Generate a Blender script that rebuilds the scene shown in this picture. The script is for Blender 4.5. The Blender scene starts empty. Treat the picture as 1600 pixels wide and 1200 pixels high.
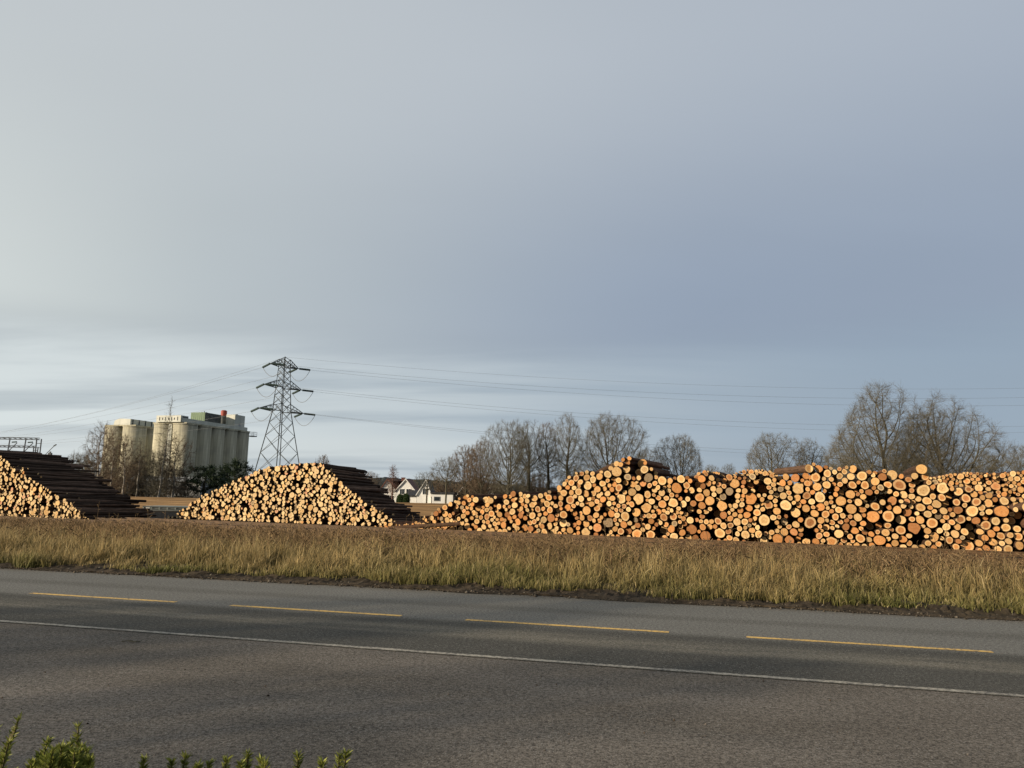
import bpy, bmesh, math, random
import numpy as np
from mathutils import Vector, Matrix

rng = np.random.default_rng(7)
random.seed(7)
C = bpy.context.scene.collection
R_ = math.radians

# ------------------------------------------------------------------ camera
F_PX, PITCH, ROLL, EYE = 1150.0, R_(8.5), R_(1.0), 1.87
CAM_ROT = (Matrix.Rotation(math.pi/2 + PITCH, 3, 'X') @ Matrix.Rotation(ROLL, 3, 'Z'))
cam_data = bpy.data.cameras.new('camera')
cam = bpy.data.objects.new('camera', cam_data)
C.objects.link(cam)
cam.matrix_world = Matrix.Translation((0, 0, EYE)) @ CAM_ROT.to_4x4()
cam_data.sensor_width = 36
cam_data.lens = 36*F_PX/1600
cam_data.clip_end = 9000
cam_data.clip_start = 0.05
bpy.context.scene.camera = cam


def ray(px, py):
    return CAM_ROT @ Vector(((px-800)/F_PX, -(py-600)/F_PX, -1))


def at(px, py, Y):
    d = ray(px, py)
    return Vector((0, 0, EYE)) + d*(Y/d.y)


def ground(px, py, z=0.0):
    d = ray(px, py)
    return Vector((0, 0, EYE)) + d*((z-EYE)/d.z)


def pix(p):
    q = CAM_ROT.transposed() @ (Vector(p)-Vector((0, 0, EYE)))
    return 800+F_PX*q.x/-q.z, 600-F_PX*q.y/-q.z


# ------------------------------------------------------------------ tagging helpers
def tag(o, label=None, cat=None, group=None, kind=None):
    if label: o['label'] = label
    if cat: o['category'] = cat
    if group: o['group'] = group
    if kind: o['kind'] = kind
    return o


def empty(name, loc, rz=0.0):
    o = bpy.data.objects.new(name, None)
    C.objects.link(o)
    o.location = loc
    o.rotation_euler = (0, 0, rz)
    o.empty_display_size = 0.2
    return o


class MB:
    """collects geometry, builds ONE mesh object"""
    def __init__(self):
        self.v = []; self.f = []; self.m = []

    def add(self, verts, faces, mi=0):
        b = len(self.v)
        self.v += [tuple(x) for x in verts]
        self.f += [tuple(i+b for i in fc) for fc in faces]
        self.m += [mi]*len(faces)

    def box(self, c, size, rz=0.0, mi=0, taper=1.0):
        sx, sy, sz = size[0]/2, size[1]/2, size[2]/2
        ca, sa = math.cos(rz), math.sin(rz)
        vs = []
        for dz in (-1, 1):
            t = taper if dz > 0 else 1
            for dx, dy in ((-1, -1), (1, -1), (1, 1), (-1, 1)):
                x, y = dx*sx*t, dy*sy*t
                vs.append((c[0]+x*ca-y*sa, c[1]+x*sa+y*ca, c[2]+dz*sz))
        self.add(vs, [(3, 2, 1, 0), (4, 5, 6, 7), (0, 1, 5, 4), (1, 2, 6, 5), (2, 3, 7, 6), (3, 0, 4, 7)], mi)

    def bar(self, a, b, r, n=4, r2=None, mi=0, cap=True):
        a = Vector(a); b = Vector(b); d = b-a
        if d.length < 1e-6: return
        d.normalize()
        u = d.cross(Vector((0, 0, 1)))
        if u.length < 1e-3: u = d.cross(Vector((0, 1, 0)))
        u.normalize(); w = d.cross(u)
        r2 = r if r2 is None else r2
        vs = []
        for p, rr in ((a, r), (b, r2)):
            for k in range(n):
                t = 2*math.pi*(k+.5)/n
                vs.append(p+u*(rr*math.cos(t))+w*(rr*math.sin(t)))
        fs = [(k, (k+1) % n, n+(k+1) % n, n+k) for k in range(n)]
        if cap: fs += [tuple(range(n-1, -1, -1)), tuple(range(n, 2*n))]
        self.add(vs, fs, mi)

    def tube(self, pts, r, n=5, mi=0):
        for a, b in zip(pts[:-1], pts[1:]): self.bar(a, b, r, n, mi=mi, cap=False)

    def cyl(self, c, r, z0, z1, n=32, mi=0, r1=None):
        r1 = r if r1 is None else r1
        vs = [(c[0]+r*math.cos(2*math.pi*k/n), c[1]+r*math.sin(2*math.pi*k/n), z0) for k in range(n)]
        vs += [(c[0]+r1*math.cos(2*math.pi*k/n), c[1]+r1*math.sin(2*math.pi*k/n), z1) for k in range(n)]
        self.add(vs, [(k, (k+1) % n, n+(k+1) % n, n+k) for k in range(n)]+[tuple(range(n, 2*n))], mi)

    def prism(self, poly, direction, mi=0):
        """closed polygon (3D points) swept along a vector"""
        n = len(poly); d = Vector(direction)
        vs = [Vector(p) for p in poly]+[Vector(p)+d for p in poly]
        self.add(vs, [tuple(range(n-1, -1, -1)), tuple(range(n, 2*n))]+[(k, (k+1) % n, n+(k+1) % n, n+k) for k in range(n)], mi)

    def build(self, name, mats, parent=None, smooth=False):
        me = bpy.data.meshes.new(name)
        me.from_pydata(self.v, [], self.f)
        if not isinstance(mats, (list, tuple)): mats = [mats]
        for m in mats: me.materials.append(m)
        if len(mats) > 1: me.polygons.foreach_set('material_index', self.m)
        bm = bmesh.new(); bm.from_mesh(me)
        bmesh.ops.recalc_face_normals(bm, faces=bm.faces)
        bm.to_mesh(me); bm.free()
        if smooth: me.polygons.foreach_set('use_smooth', [True]*len(me.polygons))
        me.update()
        o = bpy.data.objects.new(name, me)
        C.objects.link(o)
        if parent: o.parent = parent
        return o


def np_mesh(name, V, faces, mat, sizes, col=None, uv=None, mat_idx=None, smooth=False):
    """fast mesh: V (n,3), faces flat loop indices, sizes per polygon; col per vertex rgb"""
    me = bpy.data.meshes.new(name)
    me.vertices.add(len(V)); me.vertices.foreach_set('co', np.asarray(V, np.float32).ravel())
    faces = np.asarray(faces, np.int32).ravel()
    sizes = np.asarray(sizes, np.int32)
    me.loops.add(len(faces)); me.loops.foreach_set('vertex_index', faces)
    me.polygons.add(len(sizes))
    starts = np.concatenate([[0], np.cumsum(sizes)[:-1]]).astype(np.int32)
    me.polygons.foreach_set('loop_start', starts)
    for m in (mat if isinstance(mat, (list, tuple)) else [mat]): me.materials.append(m)
    if mat_idx is not None: me.polygons.foreach_set('material_index', np.asarray(mat_idx, np.int32))
    if smooth: me.polygons.foreach_set('use_smooth', np.ones(len(sizes), bool))
    me.update(calc_edges=True)
    if col is not None:
        a = me.color_attributes.new('tint', 'FLOAT_COLOR', 'POINT')
        c4 = np.ones((len(V), 4), np.float32); c4[:, :3] = col
        a.data.foreach_set('color', c4.ravel())
    if uv is not None:
        l = me.uv_layers.new(name='disc')
        l.data.foreach_set('uv', np.asarray(uv, np.float32)[faces].ravel())
    return me


def link(name, me, parent=None):
    o = bpy.data.objects.new(name, me)
    C.objects.link(o)
    if parent: o.parent = parent
    return o


# ------------------------------------------------------------------ materials
class NT:
    def __init__(self, tree):
        self.t = tree; tree.nodes.clear()

    def n(self, typ, **kw):
        nd = self.t.nodes.new(typ)
        for k, v in kw.items():
            if k.startswith('_'): setattr(nd, k[1:], v)
        return nd

    def val(self, sock, x):
        if isinstance(x, bpy.types.NodeSocket): self.t.links.new(x, sock)
        elif isinstance(x, (int, float)):
            sock.default_value = x
        else:
            x = tuple(x)
            if len(sock.default_value) == 4 and len(x) == 3: x = x+(1,)
            sock.default_value = x

    def math(self, op, a, b=0.0, c=0.0, clamp=False):
        nd = self.n('ShaderNodeMath', _operation=op, _use_clamp=clamp)
        self.val(nd.inputs[0], a); self.val(nd.inputs[1], b); self.val(nd.inputs[2], c)
        return nd.outputs[0]

    def vmath(self, op, a, b=(0, 0, 0)):
        nd = self.n('ShaderNodeVectorMath', _operation=op)
        self.val(nd.inputs[0], a); self.val(nd.inputs[1], b)
        return nd.outputs['Value'] if op in ('LENGTH', 'DOT_PRODUCT') else nd.outputs[0]

    def mix(self, f, a, b, mode='MIX'):
        nd = self.n('ShaderNodeMix', _data_type='RGBA', _blend_type=mode)
        self.val(nd.inputs[0], f); self.val(nd.inputs[6], a); self.val(nd.inputs[7], b)
        return nd.outputs[2]

    def noise(self, vec, scale, detail=4, rough=.55, dist=0.0):
        nd = self.n('ShaderNodeTexNoise')
        self.val(nd.inputs['Vector'], vec)
        nd.inputs['Scale'].default_value = scale; nd.inputs['Detail'].default_value = detail
        nd.inputs['Roughness'].default_value = rough; nd.inputs['Distortion'].default_value = dist
        return nd.outputs[0]

    def ss(self, x, a, b, lo=0.0, hi=1.0):
        nd = self.n('ShaderNodeMapRange', _interpolation_type='SMOOTHSTEP')
        self.val(nd.inputs[0], x); nd.inputs[1].default_value = a; nd.inputs[2].default_value = b
        nd.inputs[3].default_value = lo; nd.inputs[4].default_value = hi
        return nd.outputs[0]

    def coord(self, which='Object'):
        return self.n('ShaderNodeTexCoord').outputs[which]

    def sep(self, v):
        return self.n('ShaderNodeSeparateXYZ'), v

    def xyz(self, v):
        nd = self.n('ShaderNodeSeparateXYZ'); self.val(nd.inputs[0], v)
        return nd.outputs

    def comb(self, x, y, z):
        nd = self.n('ShaderNodeCombineXYZ')
        self.val(nd.inputs[0], x); self.val(nd.inputs[1], y); self.val(nd.inputs[2], z)
        return nd.outputs[0]

    def bump(self, h, strength=.3, dist=.02):
        nd = self.n('ShaderNodeBump')
        nd.inputs['Strength'].default_value = strength; nd.inputs['Distance'].default_value = dist
        self.val(nd.inputs['Height'], h)
        return nd.outputs[0]

    def out(self, col, rough=.8, normal=None, metal=0.0, spec=.3, trans=0.0):
        b = self.n('ShaderNodeBsdfPrincipled')
        self.val(b.inputs['Base Color'], col); self.val(b.inputs['Roughness'], rough)
        b.inputs['Metallic'].default_value = metal
        b.inputs['Specular IOR Level'].default_value = spec
        if normal is not None: self.t.links.new(normal, b.inputs['Normal'])
        o = self.n('ShaderNodeOutputMaterial')
        if trans > 0:
            tr = self.n('ShaderNodeBsdfTranslucent'); self.val(tr.inputs[0], col)
            mx = self.n('ShaderNodeMixShader'); mx.inputs[0].default_value = trans
            self.t.links.new(b.outputs[0], mx.inputs[1]); self.t.links.new(tr.outputs[0], mx.inputs[2])
            self.t.links.new(mx.outputs[0], o.inputs[0])
        else:
            self.t.links.new(b.outputs[0], o.inputs[0])


def newmat(name):
    m = bpy.data.materials.new(name); m.use_nodes = True
    return m, NT(m.node_tree)


def simple(name, c1, c2, scale=4.0, rough=.8, bump=0.0, stretch=(1, 1, 1), detail=5, metal=0, spec=.3, which='Object'):
    m, t = newmat(name)
    v = t.vmath('MULTIPLY', t.coord(which), stretch)
    n = t.noise(v, scale, detail)
    f = t.ss(n, .3, .7)
    t.out(t.mix(f, c1, c2), rough, t.bump(n, bump) if bump else None, metal, spec)
    return m


def attr_mat(name, rough=.8, var=.25, scale=30.0, trans=0.0, spec=.2):
    m, t = newmat(name)
    a = t.n('ShaderNodeAttribute'); a.attribute_name = 'tint'
    n = t.noise(t.coord('Object'), scale, 2)
    k = t.math('ADD', t.math('MULTIPLY', n, 2*var), 1-var)
    col = t.vmath('MULTIPLY', a.outputs['Color'], t.comb(k, k, k))
    t.out(col, rough, None, 0, spec, trans)
    return m


M = {}
M['steel'] = simple('galvanised_steel', (.055, .065, .066), (.09, .10, .10), 2, .6, metal=.0)
M['insulator'] = simple('insulator_glass', (.045, .07, .065), (.07, .10, .09), 3, .3)
M['wire'] = simple('wire_metal', (.12, .13, .14), (.16, .17, .18), 3, .5)
M['gantry'] = simple('gantry_paint', (.035, .045, .06), (.06, .075, .095), 2, .6)
M['rust'] = simple('rusty_rail', (.055, .033, .017), (.15, .088, .043), 5, .65, stretch=(1, .2, 1))
M['white_wall'] = simple('white_painted_boards', (.74, .74, .71), (.84, .84, .81), 1.2, .7, stretch=(1, 1, .3))
M['grey_boards'] = simple('grey_boards', (.30, .31, .31), (.42, .43, .43), 1.5, .8)
M['roof_red'] = simple('brown_red_tiles', (.10, .045, .035), (.17, .075, .055), 3, .8)
M['roof_dark'] = simple('dark_tiles', (.02, .02, .022), (.045, .045, .05), 3, .7)
M['glass'] = simple('window_glass', (.015, .02, .025), (.03, .04, .05), 1, .15, spec=.6)
M['green_cladding'] = simple('green_cladding', (.13, .20, .12), (.18, .26, .16), .8, .6, stretch=(1, 1, .2))
M['dark_cladding'] = simple('dark_cladding', (.05, .06, .06), (.09, .10, .10), .8, .6)
M['red_paint'] = simple('red_paint', (.30, .06, .045), (.38, .09, .06), 1, .6)
M['off_white'] = simple('off_white_cladding', (.50, .52, .46), (.62, .63, .56), .6, .6, stretch=(1, 1, .2))
M['container'] = simple('grey_green_paint', (.20, .245, .235), (.28, .32, .30), 1.5, .6, stretch=(1, 1, .3))
M['bark_grey'] = simple('grey_bark', (.05, .045, .032), (.12, .11, .075), 6, .9)
M['twig_grey'] = simple('twig_bark', (.10, .09, .062), (.175, .155, .11), 3, .9)
M['twig_brown'] = simple('brown_twig_bark', (.115, .082, .054), (.19, .14, .095), 3, .9)
M['twig_red'] = simple('red_brown_twig_bark', (.12, .07, .055), (.20, .125, .10), 3, .9)
M['birch_bark'] = simple('pale_birch_bark', (.20, .18, .15), (.40, .37, .32), 5, .8, stretch=(1, 1, 3))
M['pole_wood'] = simple('weathered_boards', (.13, .085, .045), (.25, .165, .085), 5, .85, stretch=(.06, .06, 3))
M['leaf'] = attr_mat('leaf_surface', .55, .25, 20, .25)
M['grass'] = attr_mat('grass_blade', .7, .15, 8, .3)
M['paint_white'] = None


def concrete():
    m, t = newmat('stained_concrete')
    co = t.coord('Object')
    x = t.xyz(co)
    streak = t.noise(t.vmath('MULTIPLY', co, (1.6, 1.6, .06)), 1.0, 5, .6)
    blot = t.noise(co, .25, 4)
    col = t.mix(t.ss(streak, .35, .7), (.36, .34, .245), (.58, .55, .41))
    col = t.mix(t.math('MULTIPLY', t.ss(blot, .45, .7), .5), col, (.30, .29, .24))
    # pour lines every 1.2 m
    ln = t.math('FRACT', t.math('MULTIPLY', x[2], 1/1.25))
    col = t.mix(t.math('MULTIPLY', t.ss(ln, .0, .08, 1, 0), .22), col, (.15, .145, .12))
    # dirt runs from the rim
    run = t.noise(t.vmath('MULTIPLY', co, (2.4, 2.4, .03)), 1.0, 4, .7)
    top = t.ss(x[2], 16.5, 22.0)
    col = t.mix(t.math('MULTIPLY', t.math('MULTIPLY', t.ss(run, .48, .62), top), .45), col, (.10, .095, .085))
    t.out(col, .9, t.bump(streak, .15, .05))
    return m


M['concrete'] = concrete()

# road frame: origin on the white line, U along the road to the right, W across it away from the camera
_a = ground(0, 972); _b = ground(1600, 1090)
U = (_b-_a).normalized(); W = Vector((-U.y, U.x, 0))
O = _a.copy()
ROAD_A = math.atan2(U.y, U.x)


def su(p):
    d = Vector(p)-O
    return d.dot(U), d.dot(W)


def rp(s, w, z=0.0):
    p = O+U*s+W*w
    return Vector((p.x, p.y, z))


W_Y = (su(ground(50, 927))[1]+su(ground(1533, 1018))[1])/2      # centre line
W_E = (su(ground(0, 888))[1]+su(ground(1600, 970))[1])/2        # far edge


def asphalt(name, kind):
    m, t = newmat(name)
    co = t.coord('Object')
    rot = t.n('ShaderNodeVectorRotate', _rotation_type='Z_AXIS')
    t.val(rot.inputs['Vector'], co); rot.inputs['Angle'].default_value = -ROAD_A
    q = rot.outputs[0]
    x = t.xyz(q)
    orig = Matrix.Rotation(-ROAD_A, 3, 'Z') @ O
    w = t.math('SUBTRACT', x[1], orig.y)
    warp = t.noise(t.vmath('MULTIPLY', q, (.12, .5, 1)), 1.0, 4, .55)
    wv = t.math('ADD', w, t.math('MULTIPLY', t.math('SUBTRACT', warp, .5), .55))
    grain = t.noise(co, 85, 3, .7)
    grain2 = t.noise(co, 26, 2, .6)
    patch = t.noise(t.vmath('MULTIPLY', q, (.35, .9, 1)), .7, 5, .55)
    vor = t.n('ShaderNodeTexVoronoi'); t.val(vor.inputs['Vector'], co); vor.inputs['Scale'].default_value = 62
    vcol = t.xyz(vor.outputs['Color'])[0]
    chip = t.math('MULTIPLY', t.ss(vcol, .74, .92), t.ss(vor.outputs['Distance'], .2, .5, 1, 0))
    if kind == 'road':
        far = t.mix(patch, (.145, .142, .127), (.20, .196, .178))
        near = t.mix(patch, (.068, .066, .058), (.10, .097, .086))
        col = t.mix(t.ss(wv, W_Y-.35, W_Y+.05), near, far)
        # pale worn wheel track in the near lane, and a thin dark joint on the far lane
        streak = t.noise(t.vmath('MULTIPLY', q, (.25, 2.2, 1)), 1.0, 5, .65)
        trk = t.math('MULTIPLY', t.math('MULTIPLY', t.ss(wv, .95, 1.3), t.ss(wv, 1.5, 1.95, 1, 0)), t.ss(t.math('ADD', streak, t.math('MULTIPLY', t.math('SUBTRACT', t.noise(co, 9, 4, .7), .5), .35)), .32, .66, .08, 1.0))
        col = t.mix(trk, col, (.175, .162, .132))
        trk2 = t.math('MULTIPLY', t.math('MULTIPLY', t.ss(wv, W_Y+.95, W_Y+1.25), t.ss(wv, W_Y+1.4, W_Y+1.75, 1, 0)), .4)
        col = t.mix(trk2, col, (.09, .086, .074))
        dust = t.math('MULTIPLY', t.ss(wv, W_E-.5, W_E), .55)
        col = t.mix(dust, col, (.14, .12, .092))
    else:
        col = t.mix(t.ss(patch, .3, .7), (.118, .105, .088), (.170, .152, .130))
        big = t.noise(t.vmath('MULTIPLY', q, (.22, .6, 1)), 1.0, 3, .5)
        col = t.mix(t.math('MULTIPLY', t.ss(big, .52, .66), .55), col, (.104, .099, .090))
    g = t.math('ADD', t.math('MULTIPLY', grain, .9), t.math('MULTIPLY', grain2, .5))
    gg = t.ss(g, .47, .93, .34, 1.78)
    col = t.vmath('MULTIPLY', col, t.comb(gg, gg, gg))
    dk = t.ss(t.noise(co, 1.3, 3), .3, .7, .35, .85)
    col = t.mix(t.math('MULTIPLY', chip, dk), col, (.40, .385, .35))
    pit = t.math('MULTIPLY', t.ss(t.xyz(vor.outputs['Color'])[1], .80, .93), t.ss(vor.outputs['Distance'], .2, .5, 1, 0))
    col = t.mix(t.math('MULTIPLY', pit, .7), col, (.025, .023, .021))
    t.out(col, .9, t.bump(g, .5, .012), 0, .06)
    return m


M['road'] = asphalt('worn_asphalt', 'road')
M['forecourt'] = asphalt('brown_grey_asphalt', 'yard')


def line_mat(name, c, worn):
    m, t = newmat(name)
    co = t.coord('Object')
    n = t.noise(co, 22, 4, .7); n2 = t.noise(co, 2.0, 3)
    f = t.ss(t.math('ADD', n, t.math('MULTIPLY', n2, .35)), .52-worn, .82-worn*.6)
    t.out(t.mix(f, c, (.11, .105, .095)), .8)
    return m


M['yellow'] = line_mat('yellow_road_paint', (.78, .50, .14), -.08)
M['white_line'] = line_mat('dull_white_road_paint', (.42, .39, .32), -.02)


def soil(name, c1, c2, c3):
    m, t = newmat(name)
    co = t.coord('Object')
    n = t.noise(co, 3.5, 6, .65); n2 = t.noise(co, .35, 4)
    col = t.mix(t.ss(n, .35, .65), c1, c2)
    col = t.mix(t.ss(n2, .5, .7), col, c3)
    t.out(col, .95, t.bump(n, .7, .06), 0, .1)
    return m


M['soil'] = soil('dark_soil', (.028, .022, .015), (.075, .058, .040), (.055, .044, .026))
M['field'] = soil('rough_grass_ground', (.055, .052, .028), (.09, .08, .045), (.075, .055, .035))
M['yard'] = soil('bark_strewn_yard', (.022, .016, .010), (.048, .034, .021), (.035, .025, .016))
M['ballast'] = soil('rusty_ballast', (.020, .014, .009), (.045, .031, .019), (.03, .021, .013))
M['hill'] = soil('wooded_hill', (.020, .028, .026), (.045, .052, .045), (.05, .05, .05))


# ------------------------------------------------------------------ world and sun
SUN_AZ_VEC = Vector((-.89, -.455, 0)).normalized()   # towards the sun (horizontal)
SUN_EL = R_(14)
to_sun = Vector((SUN_AZ_VEC.x*math.cos(SUN_EL), SUN_AZ_VEC.y*math.cos(SUN_EL), math.sin(SUN_EL)))
sd = bpy.data.lights.new('sun', 'SUN'); sd.energy = 5.0; sd.angle = R_(.6); sd.color = (1, .83, .62)
so = bpy.data.objects.new('sun', sd); C.objects.link(so)
so.rotation_euler = to_sun.to_track_quat('Z', 'Y').to_euler()
so.location = (-30, -15, 40)

wd = bpy.data.worlds.new('World'); bpy.context.scene.world = wd; wd.use_nodes = True
t = NT(wd.node_tree)
sky = t.n('ShaderNodeTexSky'); sky.sky_type = 'NISHITA'; sky.sun_disc = False
sky.sun_elevation = SUN_EL; sky.sun_rotation = math.atan2(SUN_AZ_VEC.x, SUN_AZ_VEC.y)
sky.air_density = 1.0; sky.dust_density = 1.0
dirv = t.coord('Generated')
nv = t.vmath('NORMALIZE', dirv)
X = t.xyz(nv)
el = t.math('MAXIMUM', X[2], 0.0)
# clouds projected on a flat deck
inv = t.math('DIVIDE', 1.0, t.math('ADD', el, .09))
deck = t.comb(t.math('MULTIPLY', X[0], inv), t.math('MULTIPLY', X[1], inv), 0.0)
n1 = t.noise(t.vmath('MULTIPLY', deck, (.55, .9, 1)), .55, 5, .5, .3)
n2 = t.noise(t.vmath('MULTIPLY', deck, (.25, 1.0, 1)), .9, 6, .55, .2)
nn = t.math('SUBTRACT', n1, .5)
side = t.math('ADD', X[0], t.math('MULTIPLY', nn, .10))
elw = t.math('ADD', el, t.math('ADD', t.math('MULTIPLY', nn, .05), t.math('MULTIPLY', X[0], -.02)))
# deck colour: pale towards the sun side, slate away from it
lr = t.ss(side, -.62, .55)
hi_col = t.mix(lr, (.57, .60, .62), (.43, .475, .545))
mid_col = t.mix(t.ss(side, -.60, .30), (.54, .58, .59), (.30, .355, .45))
mid_col = t.mix(t.ss(side, -.72, -.36), (.70, .73, .71), mid_col)
deck_col = t.mix(t.ss(elw, .24, .56), mid_col, hi_col)
deck_col = t.mix(t.math('MULTIPLY', t.ss(elw, .165, .235, 1, 0), .55), deck_col, t.mix(lr, (.40, .44, .475), (.28, .345, .44)))
low_col = t.mix(lr, (.70, .745, .75), (.315, .385, .475))
stre = t.ss(n2, .42, .66)
low_col = t.mix(t.math('MULTIPLY', stre, t.ss(side, -.1, .5, .75, .15)), low_col, t.mix(lr, (.40, .45, .49), (.28, .36, .46)))
band = t.math('MULTIPLY', t.ss(elw, .035, .055), t.ss(elw, .065, .085, 1, 0))
low_col = t.mix(t.math('MULTIPLY', band, t.ss(side, -.15, .15, .6, 0)), low_col, (.66, .70, .71))
edge = t.ss(t.math('ADD', elw, t.math('MULTIPLY', t.math('SUBTRACT', n2, .5), .09)), .15, .22)
cl = t.mix(edge, low_col, deck_col)
kk = t.math('ADD', 1.0, t.math('MULTIPLY', nn, .22))
cl = t.vmath('MULTIPLY', cl, t.comb(kk, kk, kk))
skyc = t.vmath('MULTIPLY', sky.outputs[0], (.1, .1, .1))
fin = t.mix(.94, skyc, cl)
bk = t.math('MAXIMUM', t.ss(X[1], -.25, .35, .50, 1.0), t.ss(X[0], -.9, -.3, 1.0, .50))  # sky behind the camera, out of view, dimmed to lower the fill light
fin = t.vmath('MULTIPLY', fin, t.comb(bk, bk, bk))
fin = t.vmath('MULTIPLY', fin, (8.35, 8.5, 8.55))
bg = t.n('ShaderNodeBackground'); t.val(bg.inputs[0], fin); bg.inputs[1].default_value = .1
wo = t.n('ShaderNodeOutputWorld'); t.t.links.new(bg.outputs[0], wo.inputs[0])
vs = bpy.context.scene.view_settings
vs.view_transform = 'Standard'; vs.look = 'None'; vs.gamma = 1; vs.exposure = 0.25

# ------------------------------------------------------------------ ground sheets
def nz(x, y=0.0, z=0.0, sc=1.0):
    from mathutils import noise
    return noise.noise(Vector((x*sc, y*sc, z*sc)))


def strip(name, s0, s1, w0, w1, z, mat, kind='structure', parent=None, ns=1, nw=1, disp=None):
    ss_, ww_ = np.linspace(s0, s1, ns+1), np.linspace(w0, w1, nw+1)
    mb = MB(); vsx = []
    for s in ss_:
        for w in ww_:
            p = rp(s, w, z)
            if disp: p = disp(s, w, p)
            vsx.append(p)
    fs = [(i*(nw+1)+j, (i+1)*(nw+1)+j, (i+1)*(nw+1)+j+1, i*(nw+1)+j+1) for i in range(ns) for j in range(nw)]
    mb.add(vsx, fs)
    o = mb.build(name, mat, parent)
    if o.data.polygons[0].normal.z < 0: o.data.flip_normals()
    if kind: o['kind'] = kind
    return o


g = MB(); g.add([(-6000, -300, -.03), (6000, -300, -.03), (6000, 8000, -.03), (-6000, 8000, -.03)], [(0, 1, 2, 3)])
tag(g.build('ground', M['field']), kind='structure')
tag(strip('forecourt', -70, 70, -14, 0.10, -.004, M['forecourt']), kind='structure')
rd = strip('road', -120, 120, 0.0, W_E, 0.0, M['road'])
s_d0 = su(ground(50, 927))[0]
per = 4.0
s_first = (su(ground(368, 945))[0]+su(ground(733, 966))[0]-per+su(ground(1162, 994))[0]-2*per)/3
for k in range(-16, 14):
    s0 = s_first+k*per
    strip('centre_dash', s0, s0+2.97, W_Y-.055, W_Y+.055, .004, M['yellow'], None, rd, ns=60, disp=lambda s, w, p: rp(s, w+(.010*nz(s, w*9, 2, 5)+.006*nz(s, w*9, 7, 17)), .004))


strip('edge_line', -40, 40, 0.02, .115, .004, M['white_line'], None, rd, ns=1600, disp=lambda s, w, p: rp(s, w+(.014*nz(s, w*9, 2, 3)+.010*nz(s, w*9, 7, 13)), .004))


def dirt(s, w, p):
    t_ = (w-W_E)/1.5
    h = .0 if t_ <= 0 else .012+.055*min(1, t_*1.6)+.06*nz(s, w, 1, 2.1)*min(1, t_*3)+(.06*abs(nz(s, w, 5, 6))+.035*nz(s, w, 9, 15))*min(1, t_*4)
    q = rp(s, w + (.16*nz(s, 0, 3, .8)+.06*nz(s, 0, 9, 4) if t_ < .05 else 0), max(h, -.002 if t_ < .05 else .0))
    q.z += .005
    return q


tag(strip('verge_soil', -45, 26, W_E-.08, W_E+2.0, 0, M['soil'], ns=1300, nw=26, disp=dirt), kind='structure')
# verge ground under the grass
tag(strip('verge_ground', -70, 40, W_E+1.9, W_E+14, .03, M['soil']), kind='structure')

# yard frame: the piles and the tracks
PA, PB = ground(650, 829), ground(1600, 867)
YU = Vector((PB.x-PA.x, PB.y-PA.y, 0)).normalized()
YN = Vector((-YU.y, YU.x, 0))          # away from the camera
YA = math.atan2(YU.y, YU.x)


def yp(s, d, z=0.0):
    p = PA+YU*s+YN*d
    return Vector((p.x, p.y, z))


yd = MB()
yd.add([yp(-90, -.6, .0), yp(60, -.6, .0), yp(60, 45, .0), yp(-90, 45, .0)], [(0, 1, 2, 3)])
tag(yd.build('log_yard', M['yard']), kind='structure')
bl = MB()
nsx, ndx = 400, 26
vsx = []
for i in range(nsx+1):
    for j in range(ndx+1):
        s = -75+i*(115/nsx); d = -8.6+j*(8.2/ndx)
        e = min(1, j/3, (ndx-j)/2)
        vsx.append(yp(s, d, .008+.06*e+.05*e*abs(nz(s, d, 2, 3))))
bl.add(vsx, [(i*(ndx+1)+j, (i+1)*(ndx+1)+j, (i+1)*(ndx+1)+j+1, i*(ndx+1)+j+1) for i in range(nsx) for j in range(ndx)])
tag(bl.build('ballast_bed', M['ballast']), kind='structure')
# rails
for d0, lb in ((-2.9, 'rusty brown railway track running close along the front of the log piles'),
               (-6.4, 'rusty brown railway track half sunk in weeds beside the grass verge')):
    tr = empty('railway_track', yp(0, d0, .012)); tr.rotation_euler.z = YA
    tag(tr, lb, 'railway track', 'railway tracks in front of the log piles')
    for dd in (0.0, 1.5):
        r_ = MB()
        prof = [(-.07, 0), (.07, 0), (.07, .015), (.012, .035), (.012, .12), (.036, .13), (.036, .165), (-.036, .165), (-.036, .13), (-.012, .12), (-.012, .035), (-.07, .015)]
        r_.prism([(-72, dd+a, b) for a, b in prof], (112, 0, 0))
        r_.build('rail', M['rust'], tr)
    sl = MB()
    for k in range(-110, 62):
        sl.box((k*.65, .75, -.0), (.24, 2.5, .09))
    o = sl.build('sleepers', M['bark_grey'], tr); o['kind'] = 'stuff'

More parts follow.
